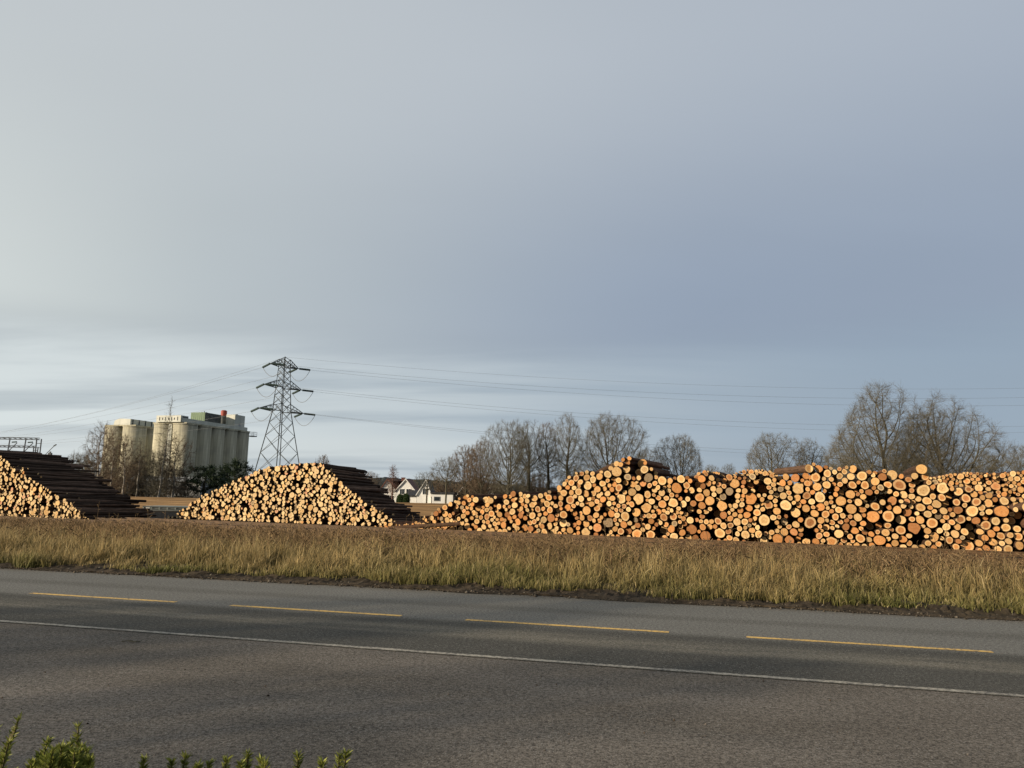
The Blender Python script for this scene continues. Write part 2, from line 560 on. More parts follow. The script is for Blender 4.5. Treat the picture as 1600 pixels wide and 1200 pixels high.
# ------------------------------------------------------------------ logs
def end_mat(name, src):
    m, t = newmat(name)
    if src == 'object':
        oi = t.n('ShaderNodeObjectInfo'); tint = oi.outputs['Color']; rnd = oi.outputs['Random']
    else:
        a = t.n('ShaderNodeAttribute'); a.attribute_name = 'tint'; tint = a.outputs['Color']
        rnd = t.xyz(t.vmath('MULTIPLY', tint, (7.3, 3.1, 1)))[0]; rnd = t.math('FRACT', t.math('MULTIPLY', rnd, 5.7))
    uv = t.n('ShaderNodeUVMap'); uv.uv_map = 'disc'
    u = uv.outputs[0]
    off = t.comb(t.math('MULTIPLY', rnd, 37.0), t.math('MULTIPLY', rnd, 91.0), 0)
    uo = t.vmath('ADD', u, off)
    n = t.noise(uo, 2.2, 4, .6); fine = t.noise(uo, 9, 3, .6)
    r = t.vmath('LENGTH', u)
    rw = t.math('ADD', r, t.math('MULTIPLY', t.math('SUBTRACT', n, .5), .16))
    ring = t.math('SINE', t.math('MULTIPLY', rw, 44.0))
    heart = t.mix(t.ss(n, .35, .7), t.vmath('MULTIPLY', tint, (.82, .72, .62)), tint)
    sap = t.mix(.5, tint, (.82, .60, .31))
    hm = t.ss(rw, .55, .70)
    strength = t.ss(t.math('FRACT', t.math('MULTIPLY', rnd, 3.3)), .25, .75)
    col = t.mix(t.math('MULTIPLY', hm, strength), heart, sap)
    rk = t.math('ADD', 1.0, t.math('MULTIPLY', ring, .07))
    fk = t.math('MULTIPLY', rk, t.ss(fine, .25, .75, .78, 1.15))
    col = t.vmath('MULTIPLY', col, t.comb(fk, fk, fk))
    # pith and a few radial checks
    col = t.mix(t.math('MULTIPLY', t.ss(rw, .05, .10, 1, 0), .55), col, (.14, .07, .03))
    ux = t.xyz(u)
    ang = t.math('ARCTAN2', ux[1], ux[0])
    crk = t.noise(t.comb(t.math('MULTIPLY', ang, 2.6), t.math('MULTIPLY', rnd, 50.0), t.math('MULTIPLY', r, .6)), 2.0, 2)
    cm = t.math('MULTIPLY', t.ss(crk, .64, .68), t.ss(r, .1, .5))
    col = t.mix(t.math('MULTIPLY', cm, .5), col, (.13, .065, .03))
    dirt_ = t.math('MULTIPLY', t.ss(t.noise(uo, 1.1, 3), .56, .72), .45)
    col = t.mix(dirt_, col, (.26, .16, .085))
    col = t.mix(t.ss(r, .93, .97), col, (.06, .032, .02))
    t.out(col, .85, t.bump(t.math('ADD', ring, fine), .2, .01), 0, .1)
    return m


def bark_mat(name, src):
    m, t = newmat(name)
    co = t.coord('Object')
    if src == 'object':
        oi = t.n('ShaderNodeObjectInfo'); rnd = oi.outputs['Random']
        q = t.vmath('MULTIPLY', co, (2.5, .8, 2.5))
        base = t.mix(rnd, (.055, .033, .022), (.125, .075, .048))
    else:
        rot = t.n('ShaderNodeVectorRotate', _rotation_type='Z_AXIS')
        t.val(rot.inputs['Vector'], co); rot.inputs['Angle'].default_value = -YA
        q = t.vmath('MULTIPLY', rot.outputs[0], (9, .9, 9))
        a = t.n('ShaderNodeAttribute'); a.attribute_name = 'tint'; base = a.outputs['Color']
    n = t.noise(q, 1.6, 5, .65)
    k = t.ss(n, .3, .75, .55, 1.5)
    col = t.vmath('MULTIPLY', base, t.comb(k, k, k))
    t.out(col, .95, t.bump(n, .8, .03), 0, .1)
    return m


M['end_obj'] = end_mat('cut_end_grain', 'object'); M['end_att'] = end_mat('cut_end_grain_mass', 'attr')
M['bark_obj'] = bark_mat('log_bark', 'object'); M['bark_att'] = bark_mat('log_bark_mass', 'attr')

PROTO = []
NS = 18


def log_shape(kind, rs):
    th = np.arange(NS)*2*np.pi/NS
    rad = np.ones(NS)
    if kind == 'round':
        for k, a in ((2, .035), (3, .02), (5, .012)): rad += a*np.cos(k*th+rs.uniform(0, 6.28))
    elif kind == 'oval':
        for k, a in ((2, .08), (3, .03), (5, .015)): rad += a*np.cos(k*th+rs.uniform(0, 6.28))
    else:   # flared butt
        for k, a in ((2, .05), (3, .06), (5, .06), (4, .05)): rad += a*np.cos(k*th+rs.uniform(0, 6.28))
    return th, rad


def log_geo(kind, rs, L=4.6):
    """unit radius log along +Y; returns V, faces(list), uv, matidx"""
    th, rad = log_shape(kind, rs)
    mid = 1+(rad-1)*.35
    cs, sn = np.cos(th), np.sin(th)
    tilt = rs.uniform(-.1, .1, 2)
    rings = []
    ys = [0, .5, L*.5, L-.2, L]
    rr = [rad, mid*(.94 if kind == 'lobed' else .985), mid*.94+rs.uniform(-.02, .02, NS), mid*.88, mid*.87]
    bend = rs.uniform(-.16, .16, 2)
    for y, r in zip(ys, rr):
        b = math.sin(math.pi*y/L)
        ring = np.stack([cs*r+bend[0]*b, np.full(NS, y), sn*r+bend[1]*b], 1)
        if y == 0: ring[:, 1] += (cs*tilt[0]+sn*tilt[1])*.22
        if y > 0.5: pass
        rings.append(ring)
    V = np.concatenate(rings+[np.array([[0, 0, 0.0]]), np.array([[0, L, 0.0]])])
    c0, c1 = 5*NS, 5*NS+1
    F, mi = [], []
    for q in range(4):
        for k in range(NS):
            k2 = (k+1) % NS
            F.append((q*NS+k, (q+1)*NS+k, (q+1)*NS+k2, q*NS+k2)); mi.append(0)
    # cut ends own their vertices so bark and wood do not share uv
    uvs = np.zeros((len(V), 2))
    base = len(V)
    V = np.concatenate([V, rings[0], rings[4]])
    uvs = np.concatenate([uvs, np.stack([cs, sn], 1)*.985, np.stack([cs, sn], 1)*.985])
    for k in range(NS):
        k2 = (k+1) % NS
        F.append((c0, base+k, base+k2)); mi.append(1)
        F.append((c1, base+NS+k2, base+NS+k)); mi.append(1)
    return V, F, uvs, mi


KINDS = ['round']*5+['oval']*4+['lobed']*5
GEO = [log_geo(k, np.random.default_rng(100+i)) for i, k in enumerate(KINDS)]
for i, (V, Fc, uvs, mi) in enumerate(GEO):
    PROTO.append(np_mesh('log', V, [x for f in Fc for x in f], [M['bark_obj'], M['end_obj']], [len(f) for f in Fc], uv=uvs, mat_idx=mi, smooth=False))


def pack(prof, s0, s1, rgen, nmax=2600, jit=.10, seed=1, rcap=None):
    """drops circles of radius rgen(i) into the area under prof(s)"""
    rs = np.random.default_rng(seed)
    xs = np.arange(s0, s1, .045)
    P = np.array([prof(x) for x in xs])
    CAP = np.array([rcap(x) for x in xs]) if rcap else None
    cx, cy, cr = np.zeros(0), np.zeros(0), np.zeros(0)
    fails = 0; n = 0
    while n < nmax and fails < 60:
        r = rgen(rs)*(1 if fails < 25 else .75)
        y = np.full(len(xs), r)
        if len(cx):
            D = np.abs(xs[:, None]-cx[None, :]); S = r+cr[None, :]
            h = np.where(D < S, cy[None, :]+np.sqrt(np.maximum(S*S-D*D, 0)), 0)
            y = np.maximum(y, h.max(1))
        ok = y+r*.8 <= P
        if rcap is not None: ok &= r <= CAP
        if not ok.any(): fails += 1; continue
        sc = np.where(ok, y+rs.uniform(0, jit, len(xs)), 1e9)
        k = int(sc.argmin())
        cx = np.append(cx, xs[k]); cy = np.append(cy, y[k]); cr = np.append(cr, r); n += 1
    return np.stack([cx, cy, cr], 1)


def plane_profile(base, pts):
    """turn photograph points on the pile front (a vertical plane through base, along YU) into (s, z)"""
    out = []
    for px, py in pts:
        d = ray(px, py); o_ = Vector((0, 0, EYE))
        tt = (base-o_).dot(YN)/d.dot(YN)
        p = o_+d*tt
        out.append(((p-base).dot(YU), p.z))
    return np.array(out)


LONG = [(578, 836), (590, 820), (606, 814), (622, 819), (640, 817), (655, 813), (690, 790), (712, 781), (728, 772), (760, 776), (790, 772), (803, 767), (830, 771), (852, 768), (872, 758), (890, 742), (905, 735), (930, 734), (945, 734), (958, 722), (975, 714), (992, 711), (1003, 717), (1016, 728), (1030, 744), (1046, 747), (1065, 741), (1090, 738), (1103, 735), (1122, 745), (1142, 739), (1160, 746), (1182, 738), (1202, 735), (1214, 740), (1254, 740), (1262, 722), (1282, 724), (1302, 731), (1330, 727), (1352, 733), (1382, 733), (1402, 737), (1420, 744), (1440, 731), (1452, 746), (1470, 749), (1490, 757), (1515, 760), (1535, 768), (1565, 773), (1600, 780), (1680, 786), (1760, 800)]
MID = [(262, 812), (290, 793), (320, 771), (345, 761), (375, 747), (395, 738), (412, 730), (435, 727), (470, 723), (502, 723), (515, 733), (530, 750), (545, 763), (565, 778), (585, 793), (605, 806), (630, 821)]
LEFT = [(-170, 702), (-60, 700), (-15, 706), (3, 712), (18, 728), (34, 732), (48, 745), (66, 758), (90, 773), (110, 786), (124, 798), (134, 812)]
FARR = [(1420, 775), (1440, 748), (1470, 743), (1500, 737), (1550, 739), (1600, 735), (1690, 735), (1760, 750)]
FARM = [(1070, 775), (1085, 742), (1100, 735), (1128, 738), (1140, 748), (1150, 738), (1165, 733), (1190, 733), (1215, 740), (1240, 770)]


def prof_of(tab):
    return lambda s: float(np.interp(s, tab[:, 0], tab[:, 1], left=0, right=0))


def big_r(rs):
    x = rs.random()
    return rs.uniform(.078, .125) if x < .60 else (rs.uniform(.125, .17) if x < .89 else rs.uniform(.17, .25))


def small_r(rs):
    x = rs.random()
    return rs.uniform(.062, .10) if x < .60 else (rs.uniform(.10, .138) if x < .94 else rs.uniform(.138, .20))


def tint(rs, warm):
    """cut end colour"""
    x = rs.random()
    pale = np.array((.77, .54, .27)); gold = np.array((.72, .44, .19)); orange = np.array((.66, .33, .125)); deep = np.array((.45, .215, .09)); grey = np.array((.36, .28, .18)); pink = np.array((.68, .34, .155))
    if warm:
        c = pale if x < .22 else gold if x < .54 else orange if x < .84 else deep if x < .96 else grey if x < .98 else pink
        nm = 'pale yellow' if x < .22 else 'golden' if x < .54 else 'orange' if x < .84 else 'deep brown-orange' if x < .96 else 'dull greyish' if x < .98 else 'pinkish'
    else:
        pale = np.array((.83, .63, .36)); gold = np.array((.79, .54, .26)); pink = np.array((.76, .43, .27))
        c = pale if x < .66 else gold if x < .90 else pink if x < .95 else grey if x < .98 else orange
        nm = ''
    return np.clip(c*rs.uniform(.74, 1.08), 0, .85), nm


recs = []      # dicts for every log
base_long = Vector((PA.x, PA.y, 0))
bm_ = ground(440, 817); base_mid = Vector((bm_.x, bm_.y, 0))
bl_ = ground(60, 811); base_left = Vector((bl_.x, bl_.y, 0))
base_far = base_long+YN*9.5


def add_pile(name, base, pts, rgen, L, warm, seed, jang, bark, recess, rcap=None, holes=.05, drop=0.0, dl=.07, shr=.95, tilt=0.0):
    tab = plane_profile(base, pts)
    tab[:, 1] = np.maximum(tab[:, 1]-drop, 0)
    rs = np.random.default_rng(seed)
    cs = pack(prof_of(tab), tab[0, 0], tab[-1, 0], rgen, seed=seed, rcap=rcap)
    prf = prof_of(tab)
    for s, z, r in cs:
        if rs.random() < holes and z > .35 and z < prf(s)-1.0: continue
        r *= shr*rs.uniform(.95, 1.03)
        back = rs.normal(0, .09)
        if rs.random() < recess: back += rs.uniform(.3, 1.1)
        p = base+YU*s+YN*back
        c, nm = tint(rs, warm)
        q = rs.random()
        g_ = rs.integers(9, 14) if (warm and r > .17 and q < .38) else (rs.integers(5, 9) if q < .6 else rs.integers(0, 5))
        recs.append(dict(pile=name, p=Vector((p.x, p.y, z)), r=r, L=L*rs.uniform(1-dl, 1+dl), geo=int(g_), col=c, cname=nm,
                         rz=YA+R_(rs.normal(0, jang)), rx=R_(tilt+rs.normal(0, .8)), ry=rs.uniform(0, 6.28), bark=np.array(bark)*(.5+1.9*rs.random()**2), back=back))


add_pile('long', base_long, LONG, big_r, 4.6, True, 11, 3.4, (.12, .065, .04), .09, rcap=lambda s: float(np.interp(s, [-.3, 0, 5, 9, 12], [.115, .155, .185, .23, .3])), holes=.05, shr=.915)
add_pile('back', base_long+YN*4.9, LONG, big_r, 4.4, True, 18, 2.0, (.10, .055, .035), .03, drop=.55, holes=0)
add_pile('mid', base_mid, MID, small_r, 3.9, False, 12, 1.3, (.075, .050, .036), .08, dl=.15, shr=.90, holes=.07, tilt=-2.2)
add_pile('left', base_left, LEFT, small_r, 4.5, False, 13, 1.3, (.072, .048, .035), .08, dl=.15, shr=.90, holes=.07, tilt=-1.2)
add_pile('farr', base_far, FARR, small_r, 4.5, True, 14, 2.0, (.10, .055, .035), .03)
add_pile('farm', base_far, FARM, small_r, 4.5, True, 15, 2.0, (.10, .055, .035), .03)

for d in recs:
    d['px'], d['py'] = pix(d['p'])
    d['rp'] = d['r']*F_PX/d['p'].y

# the loose long log on the ground between the middle and the long pile, and logs lying across the top
def lone(p0, p1, r, geo, col, label):
    p0, p1 = Vector(p0), Vector(p1)
    o = link('log', PROTO[geo]); o.color = (*col, 1)
    d = (p1-p0)
    o.location = p0
    o.scale = (r, d.length/4.6, r)
    o.rotation_mode = 'QUATERNION'
    o.rotation_quaternion = d.to_track_quat('Y', 'Z')
    tag(o, label, 'log', 'cut logs in the long pile')
    return o


GRP = 'cut logs in the long pile'
n_ind = 0
a0 = ground(608, 830, .0); a0.z = .13
b0 = base_long+YU*2.6-YN*.40; b0.z = .42
lone(a0, b0, .105, 1, (.74, .52, .26), 'long thin log lying alone on the ground between the middle and long piles'); n_ind += 1
def on_top(px0, py0, px1, py1, r, dback, geo, col, label):
    def hit(px, py, off):
        d_ = ray(px, py); o_ = Vector((0, 0, EYE))
        return o_+d_*(((base_long+YN*off)-o_).dot(YN)/d_.dot(YN))
    lone(hit(px0, py0, dback[0]), hit(px1, py1, dback[1]), r, geo, col, label)


on_top(1264, 732, 1214, 737, .17, (-.25, 2.9), 3, (.68, .40, .17), 'thick barked log lying crosswise on top of the long pile'); n_ind += 1
on_top(1440, 733, 1418, 740, .19, (-.25, 3.5), 2, (.70, .46, .2), 'log jutting forward at the top of the long pile below the spreading tree'); n_ind += 1
on_top(958, 727, 928, 742, .12, (1.3, 2.6), 0, (.3, .2, .12), 'dark barked log slanting up the left shoulder of the hump'); n_ind += 1
on_top(1612, 791, 1566, 794, .15, (-.22, .4), 7, (.55, .3, .14), 'rough barked log lying sideways across the right end of the long pile'); n_ind += 1

cand = [d for d in recs if d['pile'] == 'long' and 2 < d['px'] < 1594 and d['back'] < .3]
cand.sort(key=lambda d: -d['rp'])
IND = cand[:300-n_ind]
ids = set(id(d) for d in IND)

ZONES = [(0, 700, "in the long pile's left toe"), (700, 760, "below the purple-brown trees"), (760, 810, "below the tall forked tree"),
         (810, 855, "just before the slope rises"), (855, 905, "below the slope to the hump"), (905, 955, "under the hump's left shoulder"),
         (955, 990, "left of the hump's peak"), (990, 1025, "right of the hump's peak"), (1025, 1065, "just right of the hump"), (1065, 1105, "below the lone bare tree"),
         (1105, 1150, "below the open sky gap"), (1150, 1200, "below the low round tree"), (1200, 1250, "below the crosswise log's back end"), (1250, 1300, "below the crosswise log's cut end"),
         (1300, 1345, "right after the crosswise log"), (1345, 1385, "left of the tallest trunk"), (1385, 1430, "right of the tallest trunk"), (1430, 1475, "below the spreading tree's left half"),
         (1475, 1520, "below the spreading tree's right half"), (1520, 1560, "near the long pile's right end"), (1560, 1700, "at the photo's right edge")]
LEVEL = ['in the ground row', 'low', 'halfway up', 'high', 'along the top']
tabL = plane_profile(base_long, LONG)
prL = prof_of(tabL)
cells = {}
for d in IND:
    z_i = next(i for i, z in enumerate(ZONES) if z[0] <= d['px'] < z[1])
    s = (d['p']-base_long).dot(YU)
    H = max(prL(s), .5)
    zz = d['p'].z
    lv = 0 if zz < .34 else 4 if zz > H-.42 else (1 if zz < .34+(H-.76)/3 else 2 if zz < .34+(H-.76)*2/3 else 3)
    cells.setdefault((z_i, lv), []).append(d)
ORD = ['', 'second ', 'third ', 'fourth ', 'fifth ', 'sixth ', 'seventh ', 'eighth ', 'ninth ', 'tenth ', 'eleventh ', 'twelfth ']
for (zi, lv), ds in cells.items():
    rest = list(ds)
    ds_sorted = sorted(ds, key=lambda d: -d['rp'])
    chosen = {}
    lum = lambda d: float(d['col'].sum()); red = lambda d: float(d['col'][0]/(d['col'][2]+.01))
    if len(ds) == 1:
        chosen[id(ds[0])] = 'only big'
    else:
        for nm, key in (('largest', lambda d: -d['rp']), ('palest', lambda d: -lum(d)), ('leftmost', lambda d: d['px']), ('rightmost', lambda d: -d['px']), ('topmost', lambda d: d['py']), ('lowest', lambda d: -d['py']), ('darkest', lum)):
            b = min(ds, key=key)
            if id(b) not in chosen: chosen[id(b)] = nm+' big'
    for i, d in enumerate(ds_sorted):
        if id(d) not in chosen: chosen[id(d)] = ORD[min(i, 11)]+'largest'
    for d in ds:
        shape = ' lobed' if d['geo'] >= 9 else ''
        d['label'] = f"{chosen[id(d)]}{shape} {d['cname']} log {LEVEL[lv]} {ZONES[zi][2]}".replace('  ', ' ')
for d in IND:
    o = link('log', PROTO[d['geo']])
    o.location = d['p']; o.scale = (d['r'], d['L']/4.6, d['r'])
    o.rotation_mode = 'XYZ'
    # roll about the log's own axis first, then turn it into the pile
    rot = Matrix.Rotation(d['rz'], 3, 'Z') @ Matrix.Rotation(d['rx'], 3, 'X') @ Matrix.Rotation(d['ry'], 3, 'Y')
    o.rotation_euler = rot.to_euler('XYZ')
    o.color = (*d['col'], 1)
    tag(o, d['label'], 'log', GRP)

Vs, Fs, Sz, Cs, Us, Ms = [], [], [], [], [], []
b = 0
for d in recs:
    if id(d) in ids: continue
    V, Fc, uvs, mi = GEO[d['geo']]
    rot = np.array(Matrix.Rotation(d['rz'], 3, 'Z') @ Matrix.Rotation(d['rx'], 3, 'X'))
    roll = np.array(Matrix.Rotation(d['ry'], 3, 'Y'))
    P_ = (V*np.array([d['r'], d['L']/4.6, d['r']]))@roll.T@rot.T+np.array(d['p'])
    Vs.append(P_); Us.append(uvs)
    col = np.tile(d['col'], (len(V), 1)); col[:5*NS] = d['bark']
    Cs.append(col)
    Fs += [x+b for f in Fc for x in f]; Sz += [len(f) for f in Fc]; Ms += mi
    b += len(V)
me = np_mesh('logs', np.concatenate(Vs), Fs, [M['bark_att'], M['end_att']], Sz, col=np.concatenate(Cs), uv=np.concatenate(Us), mat_idx=Ms)
tag(link('logs', me), 'stacked cut logs filling the left and middle piles and the gaps in the long one', 'logs', kind='stuff')

# ------------------------------------------------------------------ trees
def colonize(att, start, step, kill, infl, trop, rs, maxit=220):
    N = [np.array(p, float) for p in start]; par = [i-1 for i in range(len(start))]
    A = np.array(att)
    near = np.full(len(A), 1e9); idx = np.zeros(len(A), int)

    def upd(i):
        d = np.linalg.norm(A-N[i], axis=1)
        m = d < near
        near[m] = d[m]; idx[m] = i
    for i in range(len(N)): upd(i)
    kids = {}
    for it in range(maxit):
        if len(A) == 0: break
        act = near < infl
        if not act.any(): act = near <= near.min()+1e-6
        new = []
        for i in np.unique(idx[act]):
            if kids.get(i, 0) >= 4: 
                continue
            D = A[act & (idx == i)]-N[i]
            D /= np.linalg.norm(D, axis=1)[:, None]+1e-9
            v = D.mean(0)
            v = v/(np.linalg.norm(v)+1e-9)+np.array(trop)+rs.normal(0, .09, 3)
            v /= np.linalg.norm(v)+1e-9
            p = N[i]+v*step
            new.append((i, p)); kids[i] = kids.get(i, 0)+1
        if not new: break
        for i, p in new:
            N.append(p); par.append(i); upd(len(N)-1)
        keep = near > kill
        A = A[keep]; near = near[keep]; idx = idx[keep]
    return np.array(N), np.array(par)


def segs_mesh(name, A, B, ra, rb, mat, n=4):
    A = np.asarray(A, float); B = np.asarray(B, float)
    D = B-A; D /= np.linalg.norm(D, axis=1)[:, None]+1e-9
    ref = np.where(np.abs(D[:, 2:3]) > .9, np.array([[1.0, 0, 0]]), np.array([[0, 0, 1.0]]))
    Uv = np.cross(D, ref); Uv /= np.linalg.norm(Uv, axis=1)[:, None]+1e-9
    Wv = np.cross(D, Uv)
    th = np.arange(n)*2*np.pi/n
    c, s = np.cos(th), np.sin(th)
    off = Uv[:, None, :]*c[None, :, None]+Wv[:, None, :]*s[None, :, None]
    R0 = A[:, None, :]+off*np.asarray(ra)[:, None, None]
    R1 = B[:, None, :]+off*np.asarray(rb)[:, None, None]
    V = np.concatenate([R0, R1], 1).reshape(-1, 3)
    k = np.arange(n); f = np.stack([k, (k+1) % n, n+(k+1) % n, n+k], 1)
    Fc = (f[None]+(np.arange(len(A))*2*n)[:, None, None]).reshape(-1)
    return np_mesh(name, V, Fc, mat, np.full(len(A)*n, 4), smooth=False)


def envelope_pts(n, rs, shape):
    """unit envelope: z 0..1, radius up to 1"""
    out = []
    while len(out) < n:
        x, y = rs.uniform(-1, 1, 2); z = rs.random()
        if x*x+y*y > 1: continue
        r = math.hypot(x, y)
        if shape == 'round': lim = math.sqrt(max(0, 1-((z-.42)/.60)**2)) if z > .42 else .55+.45*z/.42
        elif shape == 'vase': lim = (.62+.38*min(1, z/.22))*max(0, 1-z**1.5)**.75
        elif shape == 'tall': lim = (.35+.65*min(1, z/.45))*math.sqrt(max(0, 1-z**3))
        elif shape == 'column': lim = min(1, .4+z*2)*math.sqrt(max(0, 1-z**2.2))
        elif shape == 'bush': lim = math.sqrt(max(0, 1-(z*.98)**2))
        else: lim = (1-z)*.9+.12
        lim *= 1+.16*math.sin(3*math.atan2(y, x)+shape.__len__())*(.5+z)
        if r < lim: out.append((x, y, z))
    return np.array(out)


def make_tree(seed, H, Rad, clear, shape, r_trunk, natt, step, twig_mat, trunk_mat, twig_len=.55, ntw=3, stems=1, lean=(0, 0), tip=.007, trop=(0, 0, .12)):
    rs = np.random.default_rng(seed)
    E = envelope_pts(natt, rs, shape)
    att = E*np.array([Rad, Rad, H-clear-twig_len*.6])+np.array([0, 0, clear])
    att[:, 0] += lean[0]*att[:, 2]/H; att[:, 1] += lean[1]*att[:, 2]/H
    allN, allP = [], []
    if stems == 1:
        h0 = clear+(H-clear)*{'round': .12, 'vase': .06, 'tall': .35, 'column': .75, 'sapling': .8}.get(shape, .1)
        k = max(3, int(h0/step))
        start = [(lean[0]*(i/k)*h0/H+.05*math.sin(i*.9+seed), lean[1]*(i/k)*h0/H+.05*math.cos(i*.7+seed), h0*i/k) for i in range(k+1)]
        N, P = colonize(att, start, step, step*1.15, step*7, trop, rs)
    else:
        Ns, Ps, o_ = [], [], 0
        sect = rs.integers(0, stems, len(att))
        ang = np.arctan2(att[:, 1], att[:, 0]); sect = ((ang+np.pi)/(2*np.pi)*stems).astype(int) % stems
        for q in range(stems):
            a_ = (q+.5)/stems*2*np.pi-np.pi
            b0_ = np.array([.12*Rad*math.cos(a_), .12*Rad*math.sin(a_), 0])
            start = [b0_*(1+.35*i)+np.array([0, 0, i*step]) for i in range(3)]
            if (sect == q).sum() < 4: continue
            N, P = colonize(att[sect == q], start, step, step*1.15, step*7, trop, rs)
            P = P.copy(); P[P >= 0] += o_
            Ns.append(N); Ps.append(P); o_ += len(N)
        N, P = np.concatenate(Ns), np.concatenate(Ps)
    n = len(N)
    sub = np.zeros(n)
    for i in range(n-1, 0, -1):
        if P[i] >= 0: sub[P[i]] += sub[i]+1
    main = np.full(n, -1)
    for i in range(1, n):
        q_ = P[i]
        if q_ >= 0 and (main[q_] < 0 or sub[i] > sub[main[q_]]): main[q_] = i
    inner = np.where((P >= 0) & (main >= 0))[0]
    for _ in range(5):
        N2 = N.copy()
        N2[inner] = .4*N[inner]+.3*N[P[inner]]+.3*N[main[inner]]
        N = N2
    acc = np.zeros(n); nk = np.zeros(n, int)
    for i in range(n-1, -1, -1):
        if acc[i] == 0: acc[i] = tip**2.3
        if P[i] >= 0: acc[P[i]] += acc[i]; nk[P[i]] += 1
    r = acc**(1/2.3)
    rmax = r.max(); 
    r = np.where(r > tip*1.5, tip*1.5+(r-tip*1.5)*(r_trunk-tip*1.5)/(rmax-tip*1.5), r)
    ch = np.where(P >= 0)[0]
    a_, b_ = N[P[ch]], N[ch]
    ra, rb = r[P[ch]], r[ch]
    # a branch does not start thicker than about its own size
    ra = np.minimum(ra, rb*1.6)
    root = P[ch] == 0
    ra = np.where(root & (stems == 1), ra*1.25, ra)
    thick = rb > tip*3.2
    tw_i = np.where(rb <= tip*3.2)[0]
    TA, TB, TR, TR2 = [], [], [], []
    for i in tw_i:
        d = b_[i]-a_[i]; d /= np.linalg.norm(d)+1e-9
        kk = ntw+(2 if nk[ch[i]] == 0 else 0)
        for _ in range(kk):
            v = d*.8+rs.normal(0, .55, 3)+np.array([0, 0, .18]); v /= np.linalg.norm(v)+1e-9
            p0 = a_[i]+(b_[i]-a_[i])*rs.random()
            L = twig_len*rs.uniform(.45, 1.2)
            p1 = p0+v*L
            TA.append(p0); TB.append(p1); TR.append(tip*.75); TR2.append(tip*.3)
            w = v+rs.normal(0, .5, 3); w /= np.linalg.norm(w)
            pm = p0+v*L*.5
            TA.append(pm); TB.append(pm+w*L*.55); TR.append(tip*.55); TR2.append(tip*.25)
    tm = segs_mesh('trunk', a_[thick], b_[thick], ra[thick], rb[thick], trunk_mat, 6)
    A2 = np.concatenate([a_[~thick], np.array(TA)]); B2 = np.concatenate([b_[~thick], np.array(TB)])
    R2 = np.concatenate([ra[~thick], np.array(TR)]); Rb2 = np.concatenate([rb[~thick], np.array(TR2)])
    cm = segs_mesh('crown', A2, B2, R2, Rb2, twig_mat, 3)
    return dict(trunk=tm, crown=cm, H=H, R=Rad, thin=b_[~thick], dirs=(b_-a_)[~thick])


T = {}
T['broad'] = make_tree(21, 14, 6.2, 2.4, 'round', .36, 2600, .34, M['twig_grey'], M['bark_grey'], .75, 6, tip=.0085)
T['broad2'] = make_tree(22, 14, 6.0, 2.2, 'round', .37, 2300, .36, M['twig_grey'], M['bark_grey'], .75, 6, tip=.0085)
T['vase'] = make_tree(23, 15, 7.0, .8, 'vase', .46, 3600, .34, M['twig_grey'], M['bark_grey'], .85, 6, trop=(0, 0, .12), tip=.0085)
T['spread'] = make_tree(41, 14, 7.0, 1.6, 'vase', .44, 3200, .34, M['twig_grey'], M['bark_grey'], .85, 6, lean=(.8, 0), trop=(0, 0, .05), tip=.0085)
T['clear'] = make_tree(42, 9, 3.6, 3.8, 'round', .20, 800, .32, M['twig_grey'], M['bark_grey'], .6, 5, tip=.0085)
T['tall'] = make_tree(24, 15, 3.8, 2.2, 'tall', .32, 1700, .32, M['twig_grey'], M['bark_grey'], .75, 6, trop=(0, 0, .2), tip=.0085)
T['tall2'] = make_tree(25, 15, 3.4, 2.6, 'tall', .30, 1500, .32, M['twig_brown'], M['bark_grey'], .75, 4, lean=(.6, 0), trop=(0, 0, .2), tip=.0105)
T['brown'] = make_tree(26, 11, 4.2, 1.0, 'round', .26, 1700, .30, M['twig_brown'], M['bark_grey'], .6, 5, tip=.0115)
T['sapling'] = make_tree(27, 10, 1.7, 1.0, 'sapling', .10, 420, .28, M['twig_grey'], M['birch_bark'], .55, 4, lean=(.5, 0), tip=.010, trop=(0, 0, .3))
T['sapling2'] = make_tree(28, 8, 1.9, .9, 'tall', .10, 520, .26, M['twig_brown'], M['birch_bark'], .55, 4, tip=.010, trop=(0, 0, .3))
T['bush'] = make_tree(29, 5, 2.8, .25, 'bush', .08, 900, .24, M['twig_grey'], M['bark_grey'], .5, 6, stems=5, tip=.010, trop=(0, 0, .2))
T['bush2'] = make_tree(30, 4, 3.0, .15, 'bush', .07, 900, .24, M['twig_brown'], M['twig_brown'], .5, 7, stems=6, tip=.011, trop=(0, 0, .15))
T['poplar'] = make_tree(31, 9, 1.1, .8, 'column', .14, 600, .24, M['twig_red'], M['twig_red'], .5, 6, tip=.011, trop=(0, 0, .6))


def place_tree(kind, px, top, Y, width=None, label='', name='bare_tree', cat='tree', group=None, rz=0.0):
    t_ = T[kind]
    p = at(px, 770, Y); p.z = -.03
    # height from the photograph's top line
    H = at(px, top, Y).z+.03
    sz = H/t_['H']
    sx = (width/F_PX*Y/2)/t_['R'] if width else sz
    e = empty(name, p, rz)
    e.scale = (sx, sx, sz)
    tag(e, label, cat, group)
    link('trunk', t_['trunk'], e); link('crown', t_['crown'], e)
    return e


